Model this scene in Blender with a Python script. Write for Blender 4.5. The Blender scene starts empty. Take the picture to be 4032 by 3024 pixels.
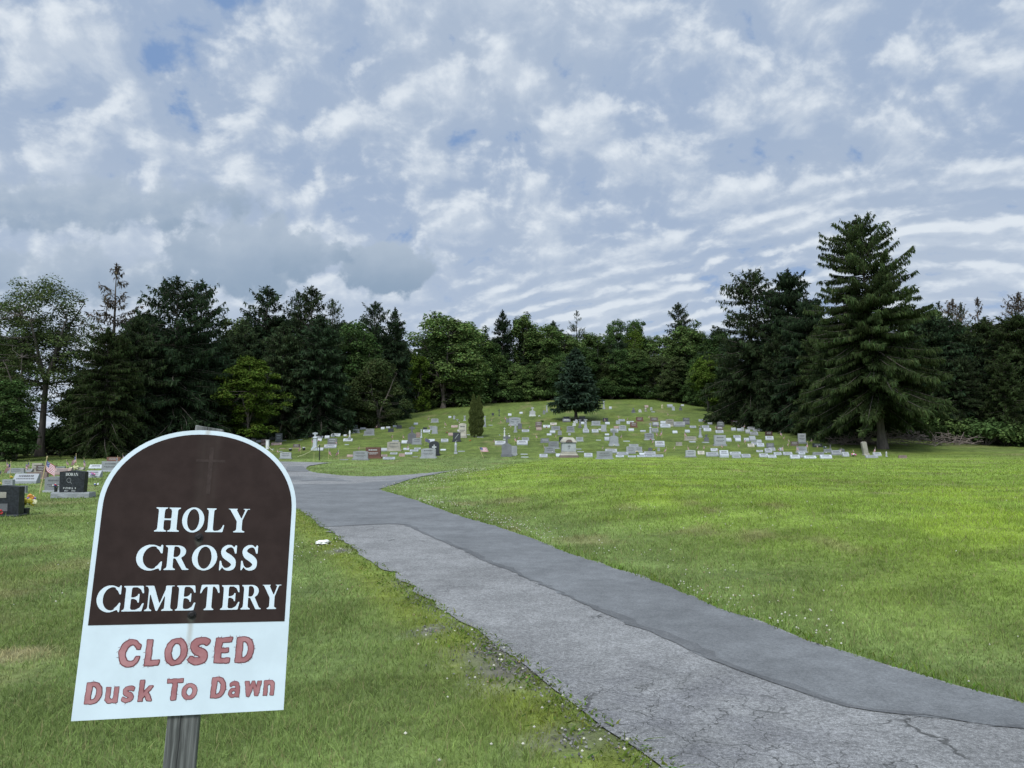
import bpy, bmesh, math, random
import numpy as np
from mathutils import Vector, Matrix, geometry
rad = math.radians
SC = bpy.context.scene
COL = SC.collection
# ------------------------------------------------------------------ camera
FPX, HOR = 3030.0, 1740.0                     # focal length and eye level, in photo pixels
EYE = 1.6
PITCH = math.atan((HOR - 1512) / FPX)
cd = bpy.data.cameras.new('camera'); cam = bpy.data.objects.new('camera', cd); COL.objects.link(cam)
cam.location = (0, 0, EYE); cam.rotation_euler = (math.pi / 2 + PITCH, 0, 0)
cd.sensor_width = 36; cd.lens = 36 * FPX / 4032; cd.clip_start = 0.05; cd.clip_end = 3000
SC.camera = cam
# ------------------------------------------------------------------ render look
SC.view_settings.view_transform = 'Standard'; SC.view_settings.look = 'None'
SC.view_settings.exposure = 0.0; SC.view_settings.gamma = 1.0
SC.cycles.max_bounces = 5; SC.cycles.diffuse_bounces = 3; SC.cycles.glossy_bounces = 2
SC.cycles.transmission_bounces = 3; SC.cycles.transparent_max_bounces = 4
SC.cycles.caustics_reflective = False; SC.cycles.caustics_refractive = False
# ------------------------------------------------------------------ node helper
class N:
    """a node socket with arithmetic"""
    def __init__(s, nt, sock): s.nt, s.k = nt, sock
    def _m(s, op, b=None, c=None):
        n = s.nt.nodes.new('ShaderNodeMath'); n.operation = op
        for i, v in enumerate((s, b, c)):
            if v is None: continue
            if isinstance(v, N): s.nt.links.new(v.k, n.inputs[i])
            else: n.inputs[i].default_value = v
        return N(s.nt, n.outputs[0])
    def __add__(s, b): return s._m('ADD', b)
    def __radd__(s, b): return s._m('ADD', b)
    def __sub__(s, b): return s._m('SUBTRACT', b)
    def __rsub__(s, b): return (s * -1.0) + b
    def __mul__(s, b): return s._m('MULTIPLY', b)
    def __rmul__(s, b): return s._m('MULTIPLY', b)
    def __truediv__(s, b): return s._m('DIVIDE', b)
    def max(s, b): return s._m('MAXIMUM', b)
    def min(s, b): return s._m('MINIMUM', b)
    def pow(s, b): return s._m('POWER', b)
    def abs(s): return s._m('ABSOLUTE')
    def sin(s): return s._m('SINE')
    def sqrt(s): return s._m('SQRT')
    def frac(s): return s._m('FRACT')
    def floor(s): return s._m('FLOOR')
    def gt(s, b): return s._m('GREATER_THAN', b)
    def lt(s, b): return s._m('LESS_THAN', b)
    def mod(s, b): return s._m('FLOORED_MODULO', b)
    def step(s, a, b, lo=0.0, hi=1.0):
        n = s.nt.nodes.new('ShaderNodeMapRange'); n.interpolation_type = 'SMOOTHSTEP'
        s.nt.links.new(s.k, n.inputs[0])
        for i, v in zip((1, 2, 3, 4), (a, b, lo, hi)): n.inputs[i].default_value = v
        return N(s.nt, n.outputs[0])
def vec(nt, x, y, z=0.0):
    n = nt.nodes.new('ShaderNodeCombineXYZ')
    for i, v in enumerate((x, y, z)):
        if isinstance(v, N): nt.links.new(v.k, n.inputs[i])
        else: n.inputs[i].default_value = v
    return N(nt, n.outputs[0])
def sep(nt, v):
    n = nt.nodes.new('ShaderNodeSeparateXYZ'); nt.links.new(v.k, n.inputs[0])
    return [N(nt, n.outputs[i]) for i in range(3)]
def noise(nt, v, scale=1.0, detail=3.0, rough=0.5, dist=0.0, out=0):
    n = nt.nodes.new('ShaderNodeTexNoise'); n.inputs['Scale'].default_value = scale
    n.inputs['Detail'].default_value = detail; n.inputs['Roughness'].default_value = rough
    n.inputs['Distortion'].default_value = dist
    if v is not None: nt.links.new(v.k, n.inputs['Vector'])
    return N(nt, n.outputs[out])
def voronoi(nt, v, scale=1.0, feature='F1', out=0):
    n = nt.nodes.new('ShaderNodeTexVoronoi'); n.feature = feature
    n.inputs['Scale'].default_value = scale
    if v is not None: nt.links.new(v.k, n.inputs['Vector'])
    return N(nt, n.outputs[out])
def mixc(nt, f, a, b):
    n = nt.nodes.new('ShaderNodeMix'); n.data_type = 'RGBA'
    for s, v in ((n.inputs[0], f), (n.inputs[6], a), (n.inputs[7], b)):
        if isinstance(v, N): nt.links.new(v.k, s)
        elif isinstance(v, (int, float)): s.default_value = v
        else: s.default_value = (v[0], v[1], v[2], 1)
    return N(nt, n.outputs[2])
def scalec(nt, c, f):
    n = nt.nodes.new('ShaderNodeVectorMath'); n.operation = 'SCALE'
    if isinstance(c, N): nt.links.new(c.k, n.inputs[0])
    else: n.inputs[0].default_value = c[:3]
    if isinstance(f, N): nt.links.new(f.k, n.inputs['Scale'])
    else: n.inputs['Scale'].default_value = f
    return N(nt, n.outputs[0])
# ------------------------------------------------------------------ sky and sun
SUN_EL, SUN_AZ = 54.0, 200.0                   # azimuth clockwise from +Y: behind the camera, a little left
sd = Vector((math.cos(rad(SUN_EL)) * math.sin(rad(SUN_AZ)), math.cos(rad(SUN_EL)) * math.cos(rad(SUN_AZ)), math.sin(rad(SUN_EL))))
W = bpy.data.worlds.new('World'); SC.world = W; W.use_nodes = True
nt = W.node_tree; nt.nodes.clear()
def build_sky():
    tc = nt.nodes.new('ShaderNodeTexCoord'); D = N(nt, tc.outputs['Generated'])
    x, y, z = sep(nt, D)
    zc = z.max(0.0) + 0.18                   # the cloud sheet curves down towards the horizon
    px0, py0 = x / zc, y / zc
    rr = (px0 * px0 + py0 * py0).sqrt().max(0.02)
    g_ = (rr + 1.0)._m('LOGARITHM', 2.718281828) * 1.3 / rr          # clouds are as tall as they are wide, so far ones do not flatten into lines
    px0, py0 = px0 * g_, py0 * g_
    P0 = vec(nt, px0, py0, 0)
    wob = noise(nt, P0, 2.2, 2, 0.5) - 0.5
    big = noise(nt, P0, 1.6, 2, 0.5)
    wide = noise(nt, P0, 0.9, 1).step(0.35, 0.6, 0.45, 1.0)
    tt = px0 * 0.463 + py0 * 0.886 + wob * 0.12
    rm = tt.step(1.32, 1.60)
    def density(ox, oy, det):
        """thickness of the cloud sheet at a point shifted a little"""
        px, py = px0 + ox, py0 + oy
        P = vec(nt, px, py, 0)
        s = px * 0.886 - py * 0.463
        t = px * 0.463 + py * 0.886 + wob * 0.10
        rows = noise(nt, vec(nt, s * 8.5 + wob * 2.0, t * 14.5, 3.3), 1.0, det, 0.54, 0.15)
        sinr = (t * 125.0 + noise(nt, P, 6.0, 3) * 14.0).sin() * 0.5 + 0.5
        rows = rows * 0.90 + sinr * 0.115 * wide
        puff = noise(nt, P, 9.2, det + 1, 0.55, 0.25)
        cell = voronoi(nt, vec(nt, px + wob * 0.35, py + (noise(nt, P, 4.0, 1) - 0.5) * 0.16, 0), 12.5, 'SMOOTH_F1')
        puff = puff * 0.72 + (1.0 - cell) * 0.30 - 0.02
        fine = noise(nt, P, 36.0, 3, 0.6)
        return puff * (1.0 - rm) + rows * rm + (fine - 0.5) * 0.12
    d0 = density(0.0, 0.0, 5)
    d1 = density(-0.010, -0.022, 4)
    lit = (d0 - d1).step(-0.24, 0.30, 0.0, 1.0)          # the side of each puff turned to the sun
    dens = d0 + (big - 0.5) * 0.19
    # colours
    ns = nt.nodes.new('ShaderNodeTexSky'); ns.sky_type = 'NISHITA'; ns.sun_disc = False
    ns.sun_elevation = rad(SUN_EL); ns.sun_rotation = rad(SUN_AZ)
    blue = scalec(nt, N(nt, ns.outputs[0]), 0.062)
    blue = mixc(nt, 0.75, blue, (0.25, 0.395, 0.68))
    grey = mixc(nt, big.step(0.35, 0.65), (0.355, 0.452, 0.615), (0.415, 0.502, 0.635))
    mid = (0.52, 0.60, 0.715)
    white = (0.76, 0.82, 0.885)
    c = mixc(nt, dens.step(0.29, 0.395), blue, grey)
    c = mixc(nt, (dens + lit * 0.10 - 0.05).step(0.40, 0.60), c, mid)
    c = mixc(nt, (dens * 0.60 + lit * 0.55 - 0.275).step(0.24, 0.60, 0.0, 0.95), c, white)
    # pale haze towards the horizon
    c = mixc(nt, z.step(0.34, 0.06, 0.0, 0.38), c, (0.60, 0.68, 0.79))
    # lower, darker cumulus: lumps at their own bearing and height
    yy = y.max(0.05)
    u, v = x / yy, z / yy
    UV = vec(nt, u, v, 0)
    n1 = noise(nt, UV, 17.0, 5, 0.5) - 0.5
    n2 = noise(nt, UV, 34.0, 4, 0.6) - 0.5
    ahead = y.step(0.1, 0.3)
    for (cx, cy, sx, sy, soft, k) in ((-0.160, 0.226, 0.074, 0.036, 0.26, 1.0), (-0.350, 0.245, 0.115, 0.056, 0.32, 0.9),
                                      (-0.56, 0.315, 0.21, 0.040, 0.40, 0.75), (-0.58, 0.215, 0.20, 0.040, 0.5, 0.8), (-0.27, 0.245, 0.045, 0.035, 0.2, 0.8)):
        a, b = (u - cx) / sx, (v - cy) / sy
        q = (a * a + b * b).sqrt() + n1 * 1.8 + n2 * 0.7
        m = q.step(1.02 + soft * 0.2, 1.02 - soft) * ahead * k
        cc = mixc(nt, (b + n1 * 2.0).step(-0.9, 1.1), (0.28, 0.375, 0.50), (0.43, 0.515, 0.625))
        c = mixc(nt, m, c, cc)
    # clouds near the sun (behind the camera) are brighter
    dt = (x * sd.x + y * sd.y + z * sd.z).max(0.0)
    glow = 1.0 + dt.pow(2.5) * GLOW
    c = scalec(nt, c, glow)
    # the ground half never shows
    c = mixc(nt, z.step(0.0, -0.02), c, (0.10, 0.12, 0.06))
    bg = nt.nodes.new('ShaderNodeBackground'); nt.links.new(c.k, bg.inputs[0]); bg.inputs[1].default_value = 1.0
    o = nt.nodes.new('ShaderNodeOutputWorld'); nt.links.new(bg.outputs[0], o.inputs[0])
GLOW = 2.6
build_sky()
W.cycles.sampling_method = 'MANUAL'; W.cycles.sample_map_resolution = 512
sl = bpy.data.lights.new('sun', 'SUN'); sun = bpy.data.objects.new('sun', sl); COL.objects.link(sun)
sl.energy = 2.5; sl.angle = rad(16); sl.color = (1.0, 0.96, 0.88)
sun.rotation_euler = (-sd).to_track_quat('-Z', 'Y').to_euler()
sun.location = (0, -20, 60)
# ------------------------------------------------------------------ object helpers
rnd = random.Random(7)
NR = np.random.default_rng(11)
def tag(o, label=None, cat=None, group=None, kind=None):
    if label: o['label'] = label
    if cat: o['category'] = cat
    if group: o['group'] = group
    if kind: o['kind'] = kind
    return o
def empty(name, loc=(0, 0, 0), rz=0.0):
    o = bpy.data.objects.new(name, None); COL.objects.link(o); o.location = loc
    o.rotation_euler = (0, 0, rz); o.empty_display_size = 0.2
    return o
def link(name, me, mat=None, parent=None, loc=None):
    o = bpy.data.objects.new(name, me); COL.objects.link(o)
    if mat is not None and not me.materials: me.materials.append(mat)
    if parent is not None: o.parent = parent
    if loc is not None: o.location = loc
    return o
def pymesh(name, V, F, mat=None, parent=None, loc=None, smooth=False):
    me = bpy.data.meshes.new(name); me.from_pydata([tuple(v) for v in V], [], F); me.update()
    if smooth: me.shade_smooth()
    return link(name, me, mat, parent, loc)
def npmesh(name, V, Q, C=None, smooth=False):
    """fast mesh from numpy: V (n,3), Q (m,4) quads, C (n,3) point colours"""
    V = np.asarray(V, np.float32); Q = np.asarray(Q, np.int32)
    me = bpy.data.meshes.new(name)
    me.vertices.add(len(V)); me.vertices.foreach_set('co', V.ravel())
    me.loops.add(Q.size); me.loops.foreach_set('vertex_index', Q.ravel())
    me.polygons.add(len(Q)); me.polygons.foreach_set('loop_start', np.arange(len(Q), dtype=np.int32) * 4)
    me.polygons.foreach_set('loop_total', np.full(len(Q), 4, np.int32))
    if smooth: me.polygons.foreach_set('use_smooth', np.ones(len(Q), bool))
    me.update(calc_edges=True)
    if C is not None:
        a = me.color_attributes.new('tone', 'FLOAT_COLOR', 'POINT')
        cc = np.ones((len(V), 4), np.float32); cc[:, :3] = C; a.data.foreach_set('color', cc.ravel())
    return me
def box(bm, x0, x1, y0, y1, z0, z1):
    r = bmesh.ops.create_cube(bm, size=1.0)
    for v in r['verts']:
        v.co = Vector((x0 + (v.co.x + .5) * (x1 - x0), y0 + (v.co.y + .5) * (y1 - y0), z0 + (v.co.z + .5) * (z1 - z0)))
    return r['verts']
def bmobj(name, bm, mat, parent=None, loc=None, bevel=0.0, smooth=False):
    if bevel > 0:
        bmesh.ops.bevel(bm, geom=[e for e in bm.edges if len(e.link_faces) == 2 and e.calc_face_angle(0) > 0.5], offset=bevel, segments=1, affect='EDGES', clamp_overlap=True)
    bmesh.ops.recalc_face_normals(bm, faces=bm.faces[:])
    me = bpy.data.meshes.new(name); bm.to_mesh(me); bm.free()
    if smooth: me.shade_smooth()
    return link(name, me, mat, parent, loc)
def prism(bm, prof, y0, y1):
    """closed outline prof [(x,z)...] pushed from y0 to y1"""
    a = [bm.verts.new((x, y0, z)) for x, z in prof]; b = [bm.verts.new((x, y1, z)) for x, z in prof]
    n = len(prof); bm.faces.new(a); bm.faces.new(b[::-1])
    for i in range(n): bm.faces.new((a[i], b[i], b[(i + 1) % n], a[(i + 1) % n]))
def lathe(bm, prof, seg=10, cx=0, cy=0):
    rings = []
    for r, z in prof:
        rings.append([bm.verts.new((cx + r * math.cos(2 * math.pi * k / seg), cy + r * math.sin(2 * math.pi * k / seg), z)) for k in range(seg)])
    for A, B in zip(rings, rings[1:]):
        for k in range(seg): bm.faces.new((A[k], A[(k + 1) % seg], B[(k + 1) % seg], B[k]))
    bm.faces.new(rings[0][::-1]); bm.faces.new(rings[-1])
def tube(bm, pts, radii, seg=6):
    pts = [Vector(p) for p in pts]; rings = []
    for i, p in enumerate(pts):
        d = (pts[min(i + 1, len(pts) - 1)] - pts[max(i - 1, 0)]).normalized()
        a = d.cross(Vector((0.13, 0.97, 0.2))).normalized(); b = d.cross(a)
        r = radii[i] if isinstance(radii, (list, tuple)) else radii
        rings.append([bm.verts.new(p + (a * math.cos(2 * math.pi * k / seg) + b * math.sin(2 * math.pi * k / seg)) * r) for k in range(seg)])
    for A, B in zip(rings, rings[1:]):
        for k in range(seg): bm.faces.new((A[k], A[(k + 1) % seg], B[(k + 1) % seg], B[k]))
    bm.faces.new(rings[0][::-1]); bm.faces.new(rings[-1])
# ------------------------------------------------------------------ materials
def newmat(name):
    m = bpy.data.materials.new(name); m.use_nodes = True
    t = m.node_tree; t.nodes.clear()
    o = t.nodes.new('ShaderNodeOutputMaterial'); b = t.nodes.new('ShaderNodeBsdfPrincipled')
    t.links.new(b.outputs[0], o.inputs[0])
    return m, t, b
def setc(t, b, c):
    if isinstance(c, N): t.links.new(c.k, b.inputs['Base Color'])
    else: b.inputs['Base Color'].default_value = (*c[:3], 1)
def objco(t): return N(t, t.nodes.new('ShaderNodeTexCoord').outputs['Object'])
def worldco(t): return N(t, t.nodes.new('ShaderNodeNewGeometry').outputs['Position'])
def objrand(t): return N(t, t.nodes.new('ShaderNodeObjectInfo').outputs['Random'])
def bump(t, b, h, strength=0.3, dist=0.01):
    n = t.nodes.new('ShaderNodeBump'); n.inputs['Strength'].default_value = strength; n.inputs['Distance'].default_value = dist
    t.links.new(h.k, n.inputs['Height']); t.links.new(n.outputs[0], b.inputs['Normal'])
def plain(name, c, rough=0.6, var=0.0, nscale=8.0, metal=0.0):
    m, t, b = newmat(name); b.inputs['Roughness'].default_value = rough; b.inputs['Metallic'].default_value = metal
    if var > 0:
        n = noise(t, objco(t), nscale, 4, 0.6)
        setc(t, b, scalec(t, c, n.step(0.25, 0.75, 1 - var, 1 + var)))
    else: setc(t, b, c)
    return m
def granite(name, c, rough=0.55, dirt=0.25, speck=0.3):
    m, t, b = newmat(name); b.inputs['Roughness'].default_value = rough
    P = worldco(t); r = objrand(t)
    sp = noise(t, P, 60, 2, 0.7).step(0.3, 0.7, 1 - speck, 1 + speck)
    st = noise(t, P, 2.6, 5, 0.62).step(0.35, 0.75, 1.0, 1 - dirt)
    k = sp * st * (r * 0.56 + 0.66)
    cc = scalec(t, c, k)
    warm = noise(t, P, 1.1, 3).step(0.5, 0.8, 0.0, 0.35)
    cc = mixc(t, warm, cc, scalec(t, (c[0] * 1.02, c[1] * .94, c[2] * .8), k))
    setc(t, b, cc)
    return m
M = {}
# ------------------------------------------------------------------ photo pixel -> ground
CP, SP = math.cos(PITCH), math.sin(PITCH)
def ray(px, py):
    dx, dz = (px - 2016) / FPX, -(py - 1512) / FPX
    return dx, CP - dz * SP, SP + dz * CP
def flat_hit(px, py, z=0.0):
    dx, dy, dz = ray(px, py); k = (z - EYE) / dz
    return dx * k, dy * k
ROAD_L = [(1020,1960),(1120,1990),(1199,2018),(1273,2080),(1378,2154),(1470,2222),(1557,2272),(1625,2333),(1717,2395),(1810,2451),(1915,2512),(1958,2555),(2026,2593),(2088,2642),(2174,2716),(2273,2790),(2386,2881),(2514,2960),(2600,3024)]
ROAD_R = [(1493,1929),(1575,1952),(1633,1970),(1733,2006),(1823,2038),(1959,2076),(2083,2118),(2230,2178),(2459,2252),(2643,2316),(2827,2398),(3038,2467),(3176,2527),(3378,2587),(3608,2656),(3764,2706),(4032,2775)]
ROAD_B = [(1805,1850),(1755,1859),(1688,1870),(1620,1888),(1552,1904),(1511,1916)]
WL = [flat_hit(*p) for p in ROAD_L]; WR = [flat_hit(*p) for p in ROAD_R]; WB = [flat_hit(*p) for p in ROAD_B]
rx_y = np.array([-2.0] + [p[1] for p in WR[::-1]] + [p[1] for p in WB[::-1]] + [52., 70.])
rx_x = np.array([9.2] + [p[0] for p in WR[::-1]] + [p[0] for p in WB[::-1]] + [-2.0, 2.0])
lx_y = np.array([-2.0, 2.4] + [p[1] for p in WL[::-1]]); lx_x = np.array([3.3, 1.25] + [p[0] for p in WL[::-1]])
def sstep(a, b, x):
    t = np.clip((x - a) / (b - a), 0, 1); return t * t * (3 - 2 * t)
def vnoise(x, y, seed=0):
    """smooth value noise, numpy"""
    x = np.asarray(x, float); y = np.asarray(y, float)
    xi = np.floor(x).astype(np.int64); yi = np.floor(y).astype(np.int64); fx = x - xi; fy = y - yi
    def h(a, b):
        n = (a * 374761393 + b * 668265263 + seed * 974711) & 0xffffffff
        n = ((n ^ (n >> 13)) * 1274126177) & 0xffffffff
        return ((n ^ (n >> 16)) & 0xffff) / 65535.0
    fx = fx * fx * (3 - 2 * fx); fy = fy * fy * (3 - 2 * fy)
    return (h(xi, yi) * (1 - fx) + h(xi + 1, yi) * fx) * (1 - fy) + (h(xi, yi + 1) * (1 - fx) + h(xi + 1, yi + 1) * fx) * fy
def fbm(x, y, seed=0, o=3):
    s = 0; a = 0.5; tt = 0
    for i in range(o): s = s + a * vnoise(x * 2 ** i, y * 2 ** i, seed + i); tt += a; a *= 0.5
    return s / tt
HX = np.array([-120., -60, -42, -32, -18, -6, 8, 24, 34, 46, 60, 90, 160])
HS = np.array([.035, .035, .045, .076, .106, .120, .124, .124, .110, .086, .06, .045, .04])
HY = np.array([62., 62, 62, 62, 62, 61, 61, 61, 60, 58, 56, 55, 55])
def HT(x, y):
    """height of the land"""
    x = np.asarray(x, float); y = np.asarray(y, float)
    dR = (x - np.interp(y, rx_y, rx_x)) * 0.82
    lawn = 0.40 * sstep(0.15, 5.0, dR) * (1 - sstep(47., 60., y)) * sstep(-6, 4, y)
    y0 = np.interp(x, HX, HY); k = 3.5
    hill = np.interp(x, HX, HS) * k * np.log1p(np.exp(np.clip((y - y0) / k, -30, 60)))
    far = np.where(y > 150, (y - 150) * -0.03, 0) * (np.abs(x) < 300)
    dl = np.interp(y, lx_y, lx_x) - x
    off = np.clip(np.maximum(dR - 0.2, dl - 0.2), 0, 2) / 2 * (y < 60)
    und = (fbm(x * .35, y * .35, 5) - .5) * 0.10 * off + (fbm(x * .12, y * .12, 9) - .5) * .25 * sstep(60, 75, y)
    left = -0.10 * sstep(0.1, 2.5, dl) * (y < 40) * (x < 5)
    return lawn + hill + und + far * (hill > 0) + left * (1 - sstep(26, 34, y))
def H1(x, y): return float(HT(x, y))
def hit(px, py, dmax=300):
    """point of the land seen at a photo pixel"""
    dx, dy, dz = ray(px, py)
    ds = np.concatenate([np.arange(3, 90, .25), np.arange(90, dmax, .5)])
    g = EYE + dz * ds / dy - HT(dx * ds / dy, ds)
    i = int(np.argmax(g < 0)) if (g < 0).any() else len(ds) - 1
    a, b = ds[max(i - 1, 0)], ds[i]
    for _ in range(18):
        m = (a + b) / 2
        if EYE + dz * m / dy - H1(dx * m / dy, m) < 0: b = m
        else: a = m
    x, y = dx * b / dy, b
    return x, y, H1(x, y)
def mpp(x, y, z): return (y * CP + (z - EYE) * SP) / FPX       # metres per photo pixel there
# ------------------------------------------------------------------ ground
def px_poly(pts, off=0.0): return [hit(*p)[:2] if p[1] < 1990 else flat_hit(*p) for p in pts]
LOOP = [(960,1905),(900,1864),(830,1838),(800,1822),(1000,1817),(1100,1819),(1200,1821),(1308,1824),(1249,1830),(1217,1836),(1204,1845),(1213,1855),(1249,1864),(1303,1870),(1380,1876),(1462,1878),(1575,1873),(1688,1864),(1778,1855),(1830,1846)]
ROAD_POLY = [(3.3, -2.0), (1.25, 2.4)] + WL[::-1] + px_poly(LOOP) + WB + WR + [(9.2, -2.0)]
def densify(poly, step=0.5, jit=0.0, closed=True, seed=3):
    out = []; r = random.Random(seed); n = len(poly)
    for i in range(n if closed else n - 1):
        a, b = Vector(poly[i]), Vector(poly[(i + 1) % n]); L = (b - a).length; k = max(1, int(L / step))
        for j in range(k):
            p = a.lerp(b, j / k); d = (b - a).normalized() if L > 0 else Vector((1, 0))
            if j: p = p + Vector((-d.y, d.x)) * r.gauss(0, jit)
            out.append((p.x, p.y))
    if not closed: out.append(tuple(poly[-1]))
    return out
def in_poly(x, y, poly):
    P = np.array(poly); ins = np.zeros(len(x), bool); n = len(P)
    for i in range(n):
        x0, y0 = P[i]; x1, y1 = P[(i + 1) % n]
        if y0 == y1: continue
        c = ((y0 > y) != (y1 > y)) & (x < (x1 - x0) * (y - y0) / (y1 - y0) + x0); ins ^= c
    return ins
def lawn_tone(x, y):
    """base colour of the turf itself: greener, yellower and straw patches"""
    x = np.asarray(x, float); y = np.asarray(y, float)
    right = sstep(0.5, 4.0, (x - np.interp(y, rx_y, rx_x)))
    hillf = sstep(58, 66, y)
    base = np.array([.144, .196, .060]); rgt = np.array([.176, .246, .046]); hl = np.array([.090, .124, .028])
    c = base + (rgt - base) * (right * (1 - hillf))[..., None] + (hl - base) * hillf[..., None]
    a = fbm(x * .45, y * .3, 21, 4) - .5                       # broad
    b = fbm(x * 1.9, y * 1.2, 31, 3) - .5                      # clumps
    st = fbm(x * .10, y * 1.1, 41, 3) - .5                     # mower passes
    k = 1 + a * .42 + b * .60 + st * .36
    c = c * np.clip(k, .5, 1.6)[..., None]
    yel = np.clip(sstep(.52, .72, fbm(x * .6 + 9, y * .4, 51, 3)), 0, 1)
    c = c * (1 + yel[..., None] * (np.array([.15, .11, -.08]) * (.35 + .65 * right[..., None])))
    dry = sstep(.66, .80, fbm(x * .8 + 3, y * .55, 61, 3)) * .55
    c = c + (np.array([.20, .175, .085]) - c) * dry[..., None]
    # yellow-green creeping weeds along the edge of the drive
    dl = np.interp(y, lx_y, lx_x) - x
    e = np.exp(-((dl - .28) / .25) ** 2) * (y < 24) * (dl > -.2) * .65
    c = c + (np.array([.185, .215, .030]) - c) * e[..., None]
    # straw left lying on the grass
    sx, sy = STRAW
    q = ((x - sx) / .62) ** 2 + ((y - sy) / .24) ** 2 + (b * 2.2)
    c = c + (np.array([.42, .34, .20]) - c) * (sstep(1.0, .3, q) * .6)[..., None]
    return c
STRAW = flat_hit(60, 2540)
BARE = [flat_hit(1985, 2625), flat_hit(1330, 2170), flat_hit(1700, 2480), flat_hit(2260, 2930), flat_hit(1930, 2560)]
BARER = [.34, .22, .16, .22, .25]
def bare_at(x, y):
    m = np.zeros_like(np.asarray(x, float))
    for (bx, by), r in zip(BARE, BARER):
        q = np.hypot((x - bx), (y - by) * .6) / r + (fbm(x * 6, y * 6, 71, 2) - .5) * 1.2
        m = np.maximum(m, sstep(1.0, .5, q))
    return m
def axis(parts):
    out = []
    for a, b, s in parts: out += list(np.arange(a, b, s))
    out.append(parts[-1][1]); return np.array(out)
def grow(a, b, s, f):
    out = []; v = a
    while v < b: out.append(v); s *= f; v += s
    return out + [b]
gx = np.array([-v for v in grow(10, 900, .3, 1.13)[::-1]] + list(np.arange(-9.7, 11, .3)) + grow(11, 900, .3, 1.13))
gy = np.array([-v for v in grow(6, 300, .4, 1.4)[::-1]] + list(np.arange(-5, 32, .3)) + list(np.arange(32, 75, .6)) + grow(75, 1200, .6, 1.06))
GX, GY = np.meshgrid(gx, gy)
GZ = HT(GX, GY)
gc = lawn_tone(GX.ravel(), GY.ravel())
bm_ = bare_at(GX.ravel(), GY.ravel())
gc = gc + (np.array([.17, .155, .14]) - gc) * (bm_ * .9)[:, None]
idx = np.arange(GX.size).reshape(GX.shape)
Q = np.stack([idx[:-1, :-1], idx[:-1, 1:], idx[1:, 1:], idx[1:, :-1]], -1).reshape(-1, 4)
def turf_mat():
    m, t, b = newmat('turf'); b.inputs['Roughness'].default_value = .9; b.inputs['Specular IOR Level'].default_value = .15
    a = t.nodes.new('ShaderNodeVertexColor'); a.layer_name = 'tone'
    P = worldco(t); x, y, z = sep(t, P)
    n1 = noise(t, vec(t, x * 1.6, y * .9, 0), 1.0, 6, .68)
    n2 = noise(t, P, 9.0, 4, .7)
    n3 = noise(t, vec(t, x * .25, y * 1.9, 2), 1.0, 4, .6)
    k = n1.step(.25, .75, .72, 1.28) * n2.step(.25, .75, .70, 1.30) * n3.step(.3, .7, .88, 1.12)
    c = scalec(t, N(t, a.outputs[0]), k)
    c = mixc(t, noise(t, P, 3.3, 5, .7).step(.55, .72, 0, .35), c, scalec(t, (.20, .19, .06), k))
    setc(t, b, c)
    bump(t, b, noise(t, P, 14, 5, .75), .9, .05)
    return m
M['turf'] = turf_mat()
g = link('ground', npmesh('ground', np.stack([GX.ravel(), GY.ravel(), GZ.ravel()], 1), Q, gc, True), M['turf'])
tag(g, kind='structure')
# ------------------------------------------------------------------ drive
def asphalt(name, c, speck, rough, crack):
    m, t, b = newmat(name); b.inputs['Roughness'].default_value = rough; b.inputs['Specular IOR Level'].default_value = .3
    P = worldco(t)
    s1 = noise(t, P, 45, 4, .8); s2 = noise(t, P, 160, 2, .6)
    k = s1.step(.3, .7, 1 - speck, 1 + speck) * s2.step(.35, .7, 1 - speck * .7, 1 + speck * .7)
    k = k * noise(t, P, .9, 5, .6).step(.3, .72, .82, 1.14) * noise(t, P, 4.5, 5, .7).step(.3, .7, .86, 1.12)
    cc = scalec(t, c, k)
    if crack:
        w = noise(t, P, 2.4, 4, .65, out=1)
        wv = t.nodes.new('ShaderNodeVectorMath'); wv.operation = 'MULTIPLY_ADD'
        t.links.new(w.k, wv.inputs[0]); wv.inputs[1].default_value = (.55, .55, 0); t.links.new(P.k, wv.inputs[2])
        wp = N(t, wv.outputs[0])
        e1 = voronoi(t, wp, .75, 'DISTANCE_TO_EDGE'); e2 = voronoi(t, wp, 3.1, 'DISTANCE_TO_EDGE')
        m1 = noise(t, P, .55, 2).step(.52, .60) * noise(t, P, 1.7, 2).step(.46, .56); m2 = noise(t, P, .8, 3).step(.62, .68)
        cr = (e1.step(.007, .002) * m1).max(e2.step(.022, .008) * m2)
        x, y, z = sep(t, P)
        near = y.step(6.2, 4.6) * x.step(2.2, 1.2)             # crazed apron at the near edge
        e3 = voronoi(t, wp, 3.6, 'DISTANCE_TO_EDGE')
        cr = cr.max(e3.step(.020, .006) * near)
        cc = mixc(t, near * noise(t, P, 2.5, 3).step(.35, .7, 0, .6), cc, scalec(t, (.13, .13, .14), k))
        cc = mixc(t, cr * .8, cc, (.035, .035, .033))
        chip = voronoi(t, P, 42).step(.16, .10) * noise(t, P, 30, 2).step(.5, .6)
        cc = mixc(t, chip * .55, cc, (.48, .48, .50))
    setc(t, b, cc)
    bump(t, b, s1 + s2 * .5, .6 if crack else .3, .012)
    return m
M['old'] = asphalt('old_asphalt', (.208, .209, .206), .44, .85, True)
M['new'] = asphalt('new_asphalt', (.142, .148, .151), .24, .75, False)
M['tar'] = asphalt('tar_edge', (.105, .108, .110), .25, .75, False)
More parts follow.
